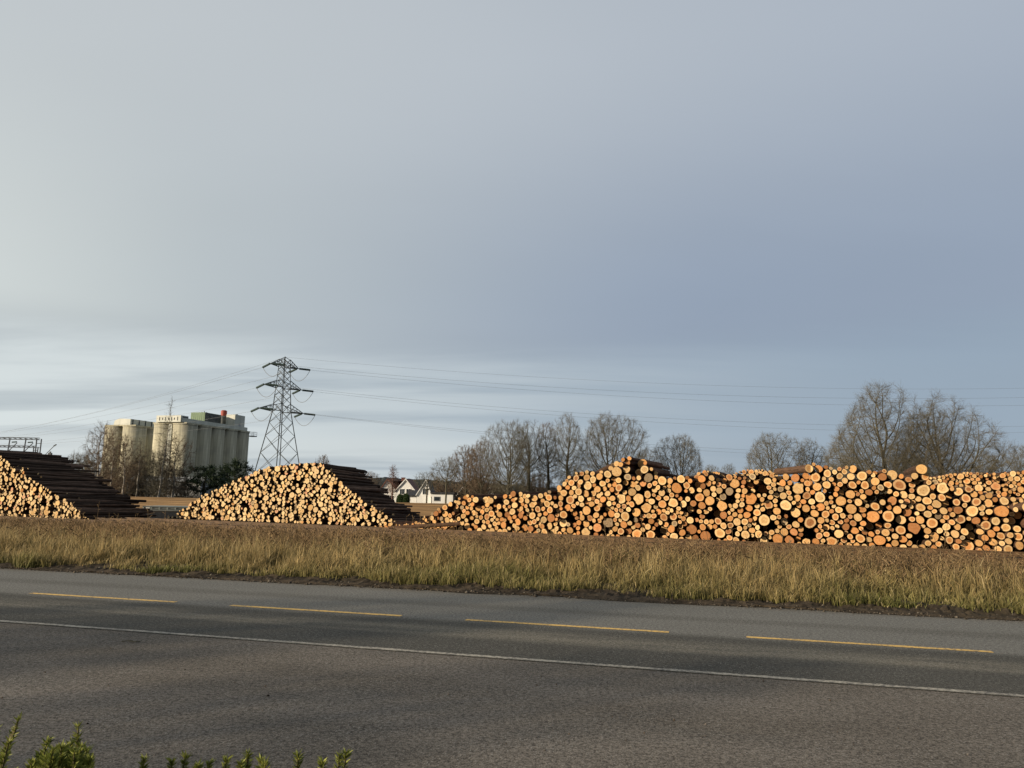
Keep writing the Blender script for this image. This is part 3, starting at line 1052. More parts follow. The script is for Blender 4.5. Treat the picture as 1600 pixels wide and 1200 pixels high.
GT = 'bare winter trees behind the log piles'
place_tree('vase', 1382, 580, 78, 232, 'tallest bare tree, vase shaped, behind the right part of the long pile', group=GT, rz=.4)
place_tree('spread', 1488, 602, 76, 225, 'wide spreading bare tree just right of the tallest tree', group=GT, rz=2.2)
place_tree('broad2', 1612, 690, 95, 80, 'bare tree cut off by the right edge of the photo', group=GT, rz=1.1)
place_tree('broad2', 1210, 672, 105, 100, 'round crowned bare tree left of the tallest tree, behind open pile top', group=GT, rz=3.0)
place_tree('tall', 1268, 680, 108, 56, 'slim bare tree squeezed between the round one and the tallest', group=GT, rz=.2)
place_tree('broad', 1062, 675, 108, 82, 'small lone bare tree right of the hump', group=GT, rz=4.1)
place_tree('broad2', 1012, 698, 118, 60, 'low bare tree half hidden by the right side of the hump', group=GT, rz=5.0)
place_tree('broad', 955, 642, 105, 115, 'broad round bare tree rising behind the hump', group=GT, rz=.9)
place_tree('tall', 886, 640, 104, 62, 'tall narrow bare tree left of the broad one behind the hump', group=GT, rz=1.5)
place_tree('tall2', 858, 655, 108, 50, 'bare tree with a leaning trunk left of the tall narrow one', group=GT, rz=3.3)
place_tree('tall', 826, 652, 106, 66, 'right one of the two tall bare trees with clear trunks', group=GT, rz=2.6)
place_tree('broad2', 794, 652, 102, 92, 'left one of the two tall bare trees, trunk forked', group=GT, rz=.1)
place_tree('brown', 752, 684, 112, 62, 'purple-brown bare tree beside the tall forked tree', group=GT, rz=1.0)
place_tree('brown', 728, 692, 116, 56, 'brown bare tree second from the white garage', group=GT, rz=2.5)
place_tree('clear', 697, 711, 104, 52, 'bare tree standing before the white garage wall', group=GT, rz=2.0)
place_tree('clear', 667, 734, 106, 44, 'small dark bare tree before the narrow white gable', group=GT, rz=.5)
place_tree('brown', 502, 708, 150, 30, 'reddish small bare tree peeking over the middle pile', group=GT, rz=.5)
place_tree('brown', 574, 735, 150, 48, 'low grey-green bare tree right of the middle pile', group=GT, rz=1.9)
place_tree('broad', 1112, 724, 150, 34, 'far small bare tree in the open sky gap, left', group=GT, rz=1.2)
place_tree('broad2', 1140, 722, 155, 30, 'far small bare tree in the open sky gap, right', group=GT, rz=.2)
place_tree('poplar', 613, 722, 118, 19, 'reddish columnar poplar in front of the white house', 'poplar_tree', group=None)
for x_, y_, k_, sc_, lb in ((-37, -6.3, 'tall', .8, 'bare tree beyond the left edge whose shade falls across the road'), (-27, -6.2, 'tall2', .6, 'smaller bare tree beyond the left edge whose shade falls on the forecourt')):
    e = empty('bare_tree', (x_, y_, -.03), x_); e.scale = (sc_,)*3
    tag(e, lb, 'tree', 'bare trees left of the forecourt')
    link('trunk', T[k_]['trunk'], e); link('crown', T[k_]['crown'], e)
GB = 'bare birches in front of the silos'
place_tree('sapling', 248, 616, 92, 56, 'tallest thin birch standing before the main silo block', 'birch_tree', 'tree', GB, .2)
place_tree('sapling2', 270, 676, 94, 62, 'pale birch before the lit corner silo', 'birch_tree', 'tree', GB, 1.2)
place_tree('sapling2', 150, 652, 90, 56, 'leftmost pale stemmed birch before the silos', 'birch_tree', 'tree', GB, 2.1)
place_tree('sapling2', 172, 664, 95, 52, 'birch covering the left edge of the smaller silo block', 'birch_tree', 'tree', GB, 4.0)
place_tree('sapling2', 192, 674, 90, 54, 'birch in the middle of the smaller silo block', 'birch_tree', 'tree', GB, 3.1)
place_tree('sapling', 214, 680, 98, 54, 'short birch before the right side of the smaller silo block', 'birch_tree', 'tree', GB, 5.1)
GBU = 'bare bushes behind the yard'
for px, top, Y, w, kd, lb in ((116, 702, 110, 58, 'bush', 'round bare bush at the left end of the birches'),
                              (140, 698, 104, 66, 'bush', 'bare bush under the leftmost birch'),
                              (206, 712, 100, 56, 'bush2', 'brown bare bush below the smaller silo block'),
                              (232, 696, 102, 74, 'bush', 'bare bush with olive twigs before the gap between silo blocks'),
                              (262, 722, 98, 56, 'bush', 'low bare bush at the foot of the lit corner silo'),
                              (168, 730, 98, 50, 'bush2', 'low brown bush among the birch stems'),
                              (292, 748, 104, 40, 'bush2', 'brown low bush left of the first pine'),
                              (560, 745, 170, 40, 'bush', 'grey bush behind the right flank of the middle pile'),
                              (736, 738, 122, 60, 'bush', 'olive brown bush right of the white garage'),
                              (755, 735, 120, 70, 'bush2', 'dense brown bush below the purple-brown tree'),
                              (800, 738, 126, 70, 'bush', 'bush behind the trunk of the forked tree'),
                              (842, 736, 124, 60, 'bush2', 'brown bush between the two clear trunks and the leaning one'),
                              (690, 742, 150, 60, 'bush2', 'bush behind the white garage roof'),
                              (900, 720, 118, 60, 'bush', 'bush at the foot of the tall narrow tree'),
                              (1420, 690, 82, 90, 'bush', 'olive bush filling the space between the two biggest trees'),
                              (1330, 700, 84, 80, 'bush', 'olive bush at the left foot of the tallest tree'),
                              (1545, 700, 92, 70, 'bush', 'bush at the right foot of the spreading tree')):
    place_tree(kd, px, top, Y, w, lb, 'bare_bush', 'bush', GBU, px*.7)

# pines -------------------------------------------------------------
def needle_mesh(name, C_, Dn, size, ncard, cols, rs, mat):
    """needle tufts: narrow triangles around each point"""
    n = len(C_)*ncard
    P0 = np.repeat(C_, ncard, 0)+rs.normal(0, size*.35, (n, 3))
    D = np.repeat(Dn, ncard, 0)*.6+rs.normal(0, .7, (n, 3)); D /= np.linalg.norm(D, axis=1)[:, None]
    S = np.cross(D, rs.normal(0, 1, (n, 3))); S /= np.linalg.norm(S, axis=1)[:, None]
    L = size*rs.uniform(.6, 1.3, (n, 1)); w = size*.13
    V = np.stack([P0-S*w, P0+S*w, P0+D*L], 1).reshape(-1, 3)
    col = np.repeat(cols[rs.integers(0, len(cols), n)]*rs.uniform(.7, 1.3, (n, 1)), 3, 0)
    return np_mesh(name, V, np.arange(3*n), mat, np.full(n, 3), col=col)


def make_pine(seed, H, Rad):
    rs = np.random.default_rng(seed)
    d = make_tree(seed, H, Rad, H*.22, 'tall', .17, 170, .42, M['bark_grey'], M['bark_grey'], .3, 1, trop=(0, 0, .02))
    Dn = d['dirs']/(np.linalg.norm(d['dirs'], axis=1)[:, None]+1e-9)
    c = np.array([(.020, .036, .018), (.030, .050, .024), (.014, .026, .014), (.038, .055, .026)])
    d['needles'] = needle_mesh('foliage', d['thin'], Dn, .42, 26, c, rs, M['leaf'])
    return d


for i, (px, top, Y, w, lb) in enumerate(((318, 722, 100, 74, 'dark green pine at the foot of the silos, left of the pair'), (366, 714, 106, 62, 'dark green pine right below the end of the silo block'))):
    d = make_pine(50+i, 6, 2.6)
    p = at(px, 770, Y); p.z = -.03
    e = empty('pine_tree', p, i*1.3)
    H = at(px, top, Y).z
    e.scale = ((w/F_PX*Y/2)/2.6,)*2+(H/6,)
    tag(e, lb, 'tree', 'pines before the silos')
    link('trunk', d['trunk'], e); link('branches', d['crown'], e); link('foliage', d['needles'], e)
# a dark conifer behind the middle pile's flank
d = make_pine(57, 6, 2.6)
for px, top, Y, w, lb in ((545, 738, 160, 26, 'dark conifer just above the right flank of the middle pile'),):
    p = at(px, 770, Y); p.z = -.03
    e = empty('pine_tree', p, .4); H = at(px, top, Y).z
    e.scale = ((w/F_PX*Y/2)/2.6,)*2+(H/6,)
    tag(e, lb, 'tree')
    link('trunk', d['trunk'], e); link('branches', d['crown'], e); link('foliage', d['needles'], e)
# clipped conifers by the white house
for px, top, hw, lb in ((625.5, 772, 5.5, 'left of the two clipped green conifers before the white house'), (634, 771, 6.0, 'right, larger one of the two clipped green conifers before the white house')):
    rs = np.random.default_rng(int(px)); Y = 112
    p = at(px, 780, Y); H = at(px, top, Y).z; Rr = hw/F_PX*Y
    dirs = rs.normal(0, 1, (1500, 3)); dirs /= np.linalg.norm(dirs, axis=1)[:, None]
    rad = rs.random((1500, 1))**.25
    P0 = dirs*rad*np.array([Rr, Rr, H*.56])+np.array([0, 0, H*.45])
    P0 = P0[P0[:, 2] > 0]; dirs = dirs[:len(P0)]
    c = np.array([(.05, .085, .028), (.035, .065, .022), (.065, .10, .035)])
    e = empty('clipped_conifer', (p.x, p.y, -.03)); tag(e, lb, 'shrub', 'clipped conifers in the house garden')
    link('foliage', needle_mesh('foliage', P0, dirs, .16, 8, c, rs, M['leaf']), e)
    mb = MB(); mb.bar((0, 0, 0), (0, 0, H*.6), .05, 6); mb.build('trunk', M['bark_grey'], e)

# ------------------------------------------------------------------ hill
hb = MB(); rows = 7; cols_ = 420; vsx = []
for i in range(cols_+1):
    px = -200+i*(2000/cols_)
    for j in range(rows+1):
        Y = 620+j*70
        p = at(px, 770, Y)
        ridge = 7+11*math.exp(-((px-590)/130)**2)+5*math.exp(-((px-760)/120)**2)+4*math.exp(-((px-200)/200)**2)
        h = ridge*math.sin(math.pi*min(1, (j+.0)/rows*.62))
        h += (3.2*abs(nz(px, j*9, 0, .35))+2*abs(nz(px, j*3, 4, .11))) if j > 0 else -1
        vsx.append((p.x, p.y, max(h, -.5)-.02))
hb.add(vsx, [(i*(rows+1)+j, (i+1)*(rows+1)+j, (i+1)*(rows+1)+j+1, i*(rows+1)+j+1) for i in range(cols_) for j in range(rows)])
tag(hb.build('hill', M['hill']), kind='structure')

# ------------------------------------------------------------------ silos
def silo_block(c0, rowdir, n_row, r, sp, top, label, sideways=2):
    e = empty('grain_silo', (c0.x, c0.y, 0)); tag(e, label, 'silo', 'concrete grain silo blocks')
    rd_ = Vector(rowdir).normalized(); ld = Vector((-rd_.y, rd_.x, 0))
    for a in range(n_row):
        for b_ in range(sideways):
            q = rd_*(sp*a)+ld*(sp*b_)
            mb = MB(); mb.cyl((0, 0), r, 0, top, 48); mb.cyl((0, 0), r+.10, top-.35, top+.02, 48)
            o = mb.build('silo_cell', M['concrete'], e, smooth=False); o.location = q
            for p_ in o.data.polygons: p_.use_smooth = len(p_.vertices) == 4
    # infill walls between the cells
    mb = MB()
    ang = math.atan2(rd_.y, rd_.x)
    cc = rd_*(sp*(n_row-1)/2)+ld*(sp*(sideways-1)/2)
    mb.box((cc.x, cc.y, (top-.5)/2), (sp*(n_row-1), sp*(sideways-1)+r*.9, top-.5), ang)
    mb.build('core_wall', M['concrete'], e)
    return e, rd_, ld, ang, cc


TOPZ = 21.2
cA = at(287, 700, 224); cA = Vector((cA.x, cA.y, 0))
e, rdv, ld, ang, cc = silo_block(cA, (.245, .97, 0), 5, 3.45, 6.75, TOPZ, 'larger block of stained concrete silos with green and white rooftop houses')
L_ = 6.75*4+6.9
# roof slab and gallery parapet
mb = MB(); mb.box((cc.x, cc.y, TOPZ+.16), (L_-1.2, 6.75+5.2, .36), ang); mb.build('roof_slab', M['concrete'], e)
mb = MB()
e1 = cc-ld*(6.75/2+.9)
mb.box((e1.x, e1.y, TOPZ+1.05), (L_-.5, .5, 1.26), ang)
mb.build('parapet', M['off_white'], e)
fr = cc-rdv*(L_/2-1.6)
mb = MB(); mb.box((fr.x, fr.y, TOPZ+1.36), (3.4, 8.6, 2.0), ang)
gal = mb.build('roof_gallery', M['off_white'], e)
mb = MB()
for k in range(-3, 4):
    q = fr-rdv*1.73+ld*(k*1.05)
    mb.box((q.x, q.y, TOPZ+1.35), (.08, .22, 1.1 if k % 2 else .7), ang)
mb.build('louvre', M['dark_cladding'], gal)
q = fr-ld*4.33+rdv*.4
mb = MB(); mb.box((q.x, q.y, TOPZ+1.6), (2.4, .08, .9), ang); mb.build('louvre', M['dark_cladding'], gal)
# ladder shaft between the two front cells
q = ld*(6.75/2)-rdv*1.9
mb = MB(); mb.box((q.x, q.y, TOPZ/2), (1.2, 1.1, TOPZ), ang)
mb.build('ladder_shaft', M['off_white'], e)
mb = MB()
for sgn in (-.22, .22):
    p0 = q-rdv*.72+ld*sgn; mb.bar((p0.x, p0.y, 1), (p0.x, p0.y, TOPZ), .03)
for k in range(int(TOPZ/.5)):
    a_ = q-rdv*.72-ld*.22; b_ = q-rdv*.72+ld*.22
    mb.bar((a_.x, a_.y, 1+k*.49), (b_.x, b_.y, 1+k*.49), .02)
mb.build('ladder', M['steel'], e)


def roof_house(name, px0, px1, ytop, ybot, Y, depth, mat, parent, off=0.0):
    a_ = at(px0, ybot, Y); b_ = at(px1, ybot, Y); tz = at((px0+px1)/2, ytop, Y).z
    zb = TOPZ+.43
    w = (b_-a_).length
    c_ = (a_+b_)/2 - Vector((cA.x, cA.y, 0))
    mb = MB(); mb.box((c_.x, c_.y, (zb+tz)/2), (depth, w, tz-zb), ang)
    return mb.build(name, mat, parent), c_, w, tz


gh, cg, wg, tz = roof_house('green_rooftop_house', 309, 334, 646.5, 660, 243, 8.5, M['green_cladding'], e)
mb = MB()
for k in range(-3, 4): 
    q = cg-rdv*4.27+ld*(k*.75); mb.box((q.x, q.y, (TOPZ+tz)/2+.1), (.06, .07, tz-TOPZ-.7), ang)
mb.build('cladding_ribs', M['green_cladding'], gh)
mb = MB()
for k, hh in ((-1.2, .5), (-.3, .8), (.6, .6), (1.6, .5)):
    mb.cyl((cg.x+ld.x*k-1, cg.y+ld.y*k), .18, tz, tz+hh, 8)
mb.build('vent_pipe', M['dark_cladding'], gh)
# side wall panel of the green house, dark
q = cg-ld*(wg/2+.06)
mb = MB(); mb.box((q.x, q.y, (TOPZ+.44+tz-.1)/2), (8.3, .1, tz-TOPZ-.6), ang); mb.build('side_panel', M['dark_cladding'], gh)
q = cg-ld*(wg/2+.14)-rdv*1.0
mb = MB(); mb.cyl((0, 0), .42, 0, .05, 20); o = mb.build('round_disc', M['white_wall'], gh); o.location = (q.x, q.y, TOPZ+1.9); o.rotation_euler = (R_(90), 0, ang)
# red vessel
pv = at(350, 645, 252)-Vector((cA.x, cA.y, 0))
mb = MB(); zt = at(350, 650, 252).z
mb.cyl((pv.x, pv.y), 1.15, TOPZ+.43, zt, 18); sv = mb.build('vessel_base', M['dark_cladding'], e)
mb = MB(); zr = at(350, 641, 252).z
mb.cyl((pv.x, pv.y), 1.0, zt, zr-.25, 18); mb.cyl((pv.x, pv.y), 1.0, zr-.25, zr, 18, r1=.6)
mb.build('red_vessel', M['red_paint'], e)
wh, cw, ww, tz2 = roof_house('white_rooftop_house', 359.5, 375, 649, 668, 250, 5.6, M['off_white'], e)
mb = MB()
for k in (-.4, .6): mb.cyl((cw.x+ld.x*k, cw.y+ld.y*k), .3, tz2, tz2+.35, 10)
mb.build('vent_pipe', M['dark_cladding'], wh)
q = cw-ld*(ww/2+.03)
mb = MB(); mb.box((q.x, q.y, TOPZ+1.7), (.9, .06, 1.9), ang); mb.build('door', M['grey_boards'], wh)
# balcony at the far end
q = rdv*(6.75*4+3.2)-ld*3.4
mb = MB()
mb.box((q.x, q.y, TOPZ-1.3), (2.0, 2.0, .35), ang)
for dx in (-1, 1):
    for dy in (-1, 1):
        p_ = q+rdv*(.95*dx)+ld*(.95*dy); mb.bar((p_.x, p_.y, TOPZ-1.2), (p_.x, p_.y, TOPZ+.1), .06)
for zz in (-.5, .1):
    pts_ = [q+rdv*(.95*a)+ld*(.95*b_) for a, b_ in ((-1, -1), (1, -1), (1, 1), (-1, 1), (-1, -1))]
    for u_, v_ in zip(pts_[:-1], pts_[1:]): mb.bar((u_.x, u_.y, TOPZ+zz), (v_.x, v_.y, TOPZ+zz), .05)
mb.build('balcony', M['grey_boards'], e)

TOPZ2 = 21.2
cB = at(208, 700, 236); cB = Vector((cB.x, cB.y, 0))
e2, rdv, ld, ang, cc = silo_block(cB, (.245, .97, 0), 4, 3.45, 6.75, TOPZ2, 'smaller block of stained concrete silos on the left, behind birches')
mb = MB(); mb.box((cc.x, cc.y, TOPZ2+.16), (25.6, 11.8, .36), ang); mb.build('roof_slab', M['concrete'], e2)
mb = MB(); c2 = cc-rdv*.2
poly = [c2-rdv*12.5+ld*y+Vector((0, 0, z)) for y, z in ((-3.7, TOPZ2+.36), (2.6, TOPZ2+.36), (2.3, TOPZ2+1.7), (.6, TOPZ2+2.35), (-3.7, TOPZ2+2.2))]
mb.prism(poly, rdv*26); g2 = mb.build('roof_gallery', M['off_white'], e2)
for k in range(9):
    mb = MB(); q = c2-rdv*(11.5-k*2.8)-ld*3.76; mb.box((q.x, q.y, TOPZ2+1.3), (.45, .08, 1.8), ang)
    mb.build('gallery_rib', M['dark_cladding'], g2)

# low grey shed between birches and pines
p0 = at(196, 775, 150); p1 = at(312, 775, 150)
e3 = empty('low_shed', (p0.x, p0.y, 0)); v_ = p1-p0; v_.z = 0; an = math.atan2(v_.y, v_.x)
tag(e3, 'long low grey shed glimpsed between the birch stems below the silos', 'shed')
e3.rotation_euler.z = an
mb = MB(); mb.box((v_.length/2, 3, 1.6), (v_.length, 6, 3.2)); mb.build('wall', M['grey_boards'], e3)
mb = MB(); mb.prism([(-.3, -.4, 3.2), (-.3, 6.4, 3.2), (-.3, 3, 4.2)], (v_.length+.6, 0, 0)); mb.build('roof', M['grey_boards'], e3)
for k in range(7):
    mb = MB(); mb.box((1.5+k*2, -.03, 1.9), (1.1, .08, .8)); mb.build('window', M['glass'], e3)

# ------------------------------------------------------------------ houses
def gable_house(name, px0, px1, y_eave, y_apex, Y, depth, wall_m, roof_m, label, wins=(), yaw=0.0, chimney=False, apex_shift=0.0, over=.16):
    """gable wall faces the camera"""
    a = at(px0, y_eave, Y); b_ = at(px1, y_eave, Y)
    w = (b_-a).length; ez = (a.z+b_.z)/2; az = at((px0+px1)/2, y_apex, Y).z
    e_ = empty(name, ((a.x+b_.x)/2, (a.y+b_.y)/2, -.03), math.atan2(b_.y-a.y, b_.x-a.x)+yaw)
    tag(e_, label, 'house')
    mb = MB(); sh = apex_shift*w
    mb.prism([(-w/2, 0, 0), (w/2, 0, 0), (w/2, 0, ez), (sh, 0, az), (-w/2, 0, ez)], (0, depth, 0)); mb.build('wall', wall_m, e_)
    mb = MB(); th = .22
    for s in (-1, 1):
        ex = s*(w/2+over); sl = (az-ez)/(w/2-s*sh) if abs(w/2-s*sh) > .1 else 1
        zx = ez-over*sl*.9
        mb.prism([(ex, -over, zx), (sh, -over, az+.03), (sh, -over, az+th+.05), (ex, -over, zx+th)], (0, depth+2*over, 0))
    rf = mb.build('roof', roof_m, e_)
    mb = MB()
    for s in (-1, 1):
        ex = s*(w/2+over); sl = (az-ez)/(w/2-s*sh) if abs(w/2-s*sh) > .1 else 1
        zx = ez-over*sl*.9
        mb.prism([(ex, -over-.06, zx+.02), (sh, -over-.06, az+.05), (sh, -over-.06, az+th+.08), (ex, -over-.06, zx+th+.03)], (0, .05, 0))
    mb.build('bargeboard', M['white_wall'], rf)
    if chimney:
        mb = MB(); mb.box((sh-1.2, depth*.6, az-.1), (.6, .6, 1.2)); mb.box((sh-1.2, depth*.6, az+.5), (.7, .7, .12)); mb.build('chimney', M['roof_red'], rf)
    for wx, wy, ww_, wh_ in wins:
        q = at(wx, wy, Y)
        loc = Matrix.Rotation(-e_.rotation_euler.z, 3, 'Z') @ (q-Vector(e_.location))
        mb = MB(); mb.box((loc.x, -.02, loc.z), (ww_, .12, wh_)); fw = mb.build('window', M['white_wall'], e_)
        mb = MB()
        for sx in (-1, 1):
            mb.box((loc.x+sx*ww_*.235, -.09, loc.z), (ww_*.38, .03, wh_*.84))
        mb.build('pane', M['glass'], fw)
    return e_, w, ez, az


YH = 128
h1, w1, ez1, az1 = gable_house('white_house', 618, 648.5, 767.5, 750, YH, 9, M['white_wall'], M['roof_red'], 'white wooden house with two steep gables behind the reddish poplar',
                               ((628, 768, .8, 1.0), (638, 768, .8, 1.0)), chimney=True)
# second gable as a wing of the same house
a = at(590.5, 772, YH+1); b_ = at(618, 772, YH+1)
wv = (b_-a).length
inv_ = Matrix.Rotation(-h1.rotation_euler.z, 3, 'Z')
la = inv_ @ (a-Vector(h1.location)); lb_ = inv_ @ (b_-Vector(h1.location))
apz = at(604, 750, YH+1).z
mb = MB(); mb.prism([(la.x, 1, 0), (lb_.x+.6, 1, 0), (lb_.x+.6, 1, ez1-.3), (la.x+wv*.5, 1, apz), (la.x, 1, a.z)], (0, 7.5, 0)); mb.build('wing_wall', M['white_wall'], h1)
mb = MB()
xm = la.x+wv*.5
mb.prism([(la.x-.3, .7, a.z-.35), (xm, .7, apz+.03), (xm, .7, apz+.28), (la.x-.3, .7, a.z-.1)], (0, 8, 0))
mb.prism([(lb_.x+.9, .7, ez1-.2), (xm, .7, apz+.03), (xm, .7, apz+.28), (lb_.x+.9, .7, ez1+.05)], (0, 8, 0))
mb.build('wing_roof', M['roof_red'], h1)
# cross roof joining both gables
mb = MB(); mb.prism([(xm, 3.2, apz-.05), (xm, 6.2, apz-.05), (xm, 4.7, apz+.02)], (-xm, 0, 0))
mb.prism([(xm+.1, 1.6, ez1-.4), (xm+.1, 4.6, apz-.1), (xm+.1, 4.6, ez1-.4)], (-xm-.2, 0, 0))
mb.build('link_roof', M['roof_red'], h1)
for wx, wy in ((601, 767), (612, 781), (598, 781)):
    loc = inv_ @ (at(wx, wy, YH+1)-Vector(h1.location))
    mb = MB(); mb.box((loc.x, .95, max(loc.z, .8)), (.9, .12, 1.1)); fw = mb.build('window', M['white_wall'], h1)
    mb = MB(); mb.box((loc.x, .88, max(loc.z, .8)), (.7, .03, .9)); mb.build('pane', M['glass'], fw)
# porch with dark lean-to roof
pa = inv_ @ (at(636, 776, YH-3)-Vector(h1.location)); pb = inv_ @ (at(651, 776, YH-3)-Vector(h1.location))
mb = MB(); mb.box(((pa.x+pb.x)/2, -1.55, .6), (pb.x-pa.x, 2.9, 1.2)); mb.build('porch_wall', M['white_wall'], h1)
mb = MB(); mb.prism([(pa.x-.2, -3.3, 1.22), (pa.x-.2, -.08, 1.22), (pa.x-.2, -.08, 2.3), (pa.x-.2, -3.3, 1.4)], (pb.x-pa.x+.4, 0, 0)); mb.build('porch_roof', M['roof_dark'], h1)

gable_house('white_house', 651.5, 673.5, 773, 751, 117, 7, M['white_wall'], M['roof_dark'], 'narrow white gabled house behind the small dark bare tree', ((664, 768, .8, 1.0),), apex_shift=.12)
# garage
a = at(675, 770, 115); b_ = at(708, 770, 115); w_ = (b_-a).length
e4 = empty('white_garage', (a.x, a.y, -.03), 0); tag(e4, 'low flat white garage with one dark window beside the narrow white house', 'garage')
mb = MB(); mb.box((w_/2, 3, (a.z-.1)/2), (w_, 6, a.z-.1)); mb.build('wall', M['white_wall'], e4)
mb = MB(); mb.box((w_/2, 3, a.z+.03), (w_+.5, 6.5, .25)); mb.build('roof', M['roof_dark'], e4)
q = at(682.5, 779, 115)
mb = MB(); mb.box((q.x-a.x, -.02, q.z), (.95, .1, .7)); fw = mb.build('window', M['grey_boards'], e4)
mb = MB(); mb.box((q.x-a.x, -.08, q.z), (.8, .04, .55)); mb.build('pane', M['glass'], fw)
M['brown_wall'] = simple('dark_brown_boards', (.05, .035, .025), (.085, .06, .045), 2, .8, stretch=(1, 1, .2))
gable_house('brown_house', 713, 732, 776, 762, 142, 8, M['brown_wall'], M['roof_dark'], 'dark house with white bargeboards right of the white garage')
gable_house('white_house', 757, 771, 774, 762, 140, 8, M['white_wall'], M['roof_dark'], 'small white gabled house behind the forked tree trunk')
gable_house('brown_house', 774.5, 789.5, 771, 759.5, 138, 8, M['brown_wall'], M['roof_dark'], 'dark gabled house with white bargeboards and a gable window', ((782, 771, 1.0, 1.1),))
gable_house('white_house', 828, 842, 774, 761, 140, 8, M['white_wall'], M['roof_dark'], 'white gable tip just above the long pile left of the leaning tree')

# ------------------------------------------------------------------ timber wall and container
a = at(150, 776, 66); a2 = ground(150, 800)
wl = empty('timber_wall', (a.x, a.y, 0), YA+R_(7)); tag(wl, 'long low wall of weathered brown planks behind the piles', 'wall')
topz = at(230, 777.5, 66).z
mb = MB(); nb = 6
for k in range(nb):
    hh = topz/nb
    mb.box((30, 0, hh*(k+.5)), (76, .14+.02*(k % 2), hh-.012))
mb.build('plank_panel', M['pole_wood'], wl)
for k in range(0, 26):
    mb = MB(); mb.box((-7+k*3, .16, topz/2), (.16, .14, topz)); mb.build('post', M['bark_grey'], wl)
mb = MB(); mb.box((30, .02, topz+.03), (76.2, .34, .07)); mb.build('cap_board', M['pole_wood'], wl)

ca = at(225, 790.5, 60); cb = at(300, 790.5, 60)
ce = empty('metal_container', (ca.x, ca.y, 0), 0); tag(ce, 'grey-green metal container with ribbed side left of the middle pile', 'container')
cl_ = cb.x-ca.x; ch_ = ca.z
mb = MB(); mb.box((cl_/2, 1.2, ch_/2+.05), (cl_, 2.4, ch_-.1)); mb.build('body', M['container'], ce)
mb = MB(); mb.box((cl_/2, -.05, ch_-.05), (cl_+.1, .12, .1)); mb.box((cl_/2, -.05, ch_*.52), (cl_+.1, .10, .05)); mb.box((cl_/2, -.05, .1), (cl_+.1, .12, .12)); mb.build('rim', M['dark_cladding'], ce)
for k in range(7):
    mb = MB(); mb.box((k*cl_/6, -.05, ch_/2), (.09, .09, ch_-.22)); mb.build('rib', M['container'], ce)
mb = MB(); mb.box((.36, -.06, ch_*.78), (.32, .03, .2)); mb.build('sign_plate', M['white_wall'], ce)

# ------------------------------------------------------------------ pylon
YP = 150.0
pbase = at(432, 770, YP); pc = Vector((pbase.x, pbase.y, 0))
HT = at(448, 558, YP).z
arm = Vector((.53, .85, 0)).normalized(); perp = Vector((-arm.y, arm.x, 0))    # perp: towards left-far
py_ = empty('power_pylon', pc); tag(py_, 'tall steel lattice power pylon with three crossarms behind the middle pile', 'pylon')
zA = [at(440, y, YP).z for y in (642, 605, 572)]      # arm heights: low, mid, top
hb_, hm_, ht_ = 3.95, 1.25, .72                          # half widths at base, low arm and top


def half(z):
    if z < zA[0]: return hb_+(hm_-hb_)*z/zA[0]
    return hm_+(ht_-hm_)*(z-zA[0])/(HT-zA[0])


def corner(i, z):
    h = half(z)
    sx, sy = ((-1, -1), (1, -1), (1, 1), (-1, 1))[i]
    p = arm*(h*sx)+perp*(h*sy)
    return Vector((p.x, p.y, z))


for i in range(4):
    mb = MB()
    zs = np.linspace(0, HT-.6, 9)
    for z0, z1 in zip(zs[:-1], zs[1:]): mb.bar(corner(i, z0), corner(i, z1), .12 if z0 < zA[0] else .085, 4)
    mb.build('leg', M['steel'], py_)
levels = [0.0, 5.0]
z = 5.0
while z < HT-1.2:
    z += max(1.2, half(z)*1.35); levels.append(min(z, HT-.6))
for f in range(4):
    mb = MB()
    for k, (z0, z1) in enumerate(zip(levels[:-1], levels[1:])):
        i, j = f, (f+1) % 4
        if k == 0:
            m_ = (corner(i, z1)+corner(j, z1))/2
            mb.bar(corner(i, 0), m_, .09); mb.bar(corner(j, 0), m_, .09)
            mb.bar(corner(i, z1), corner(j, z1), .06)
            mb.bar(corner(i, 2.2), (corner(i, 0)+m_)/2, .05); mb.bar(corner(j, 2.2), (corner(j, 0)+m_)/2, .05)
        else:
            mb.bar(corner(i, z0), corner(j, z1), .046); mb.bar(corner(j, z0), corner(i, z1), .046)
    mb.build('bracing', M['steel'], py_)
mb = MB(); mb.bar((0, 0, HT-2.2), (0, 0, HT+.1), .12); 
for i in range(4): mb.bar(corner(i, HT-.6), (0, 0, HT), .08)
mb.build('peak', M['steel'], py_)
LWIRE, RWIRE = [], []
half_arm = [5.6, 4.7, 3.5]
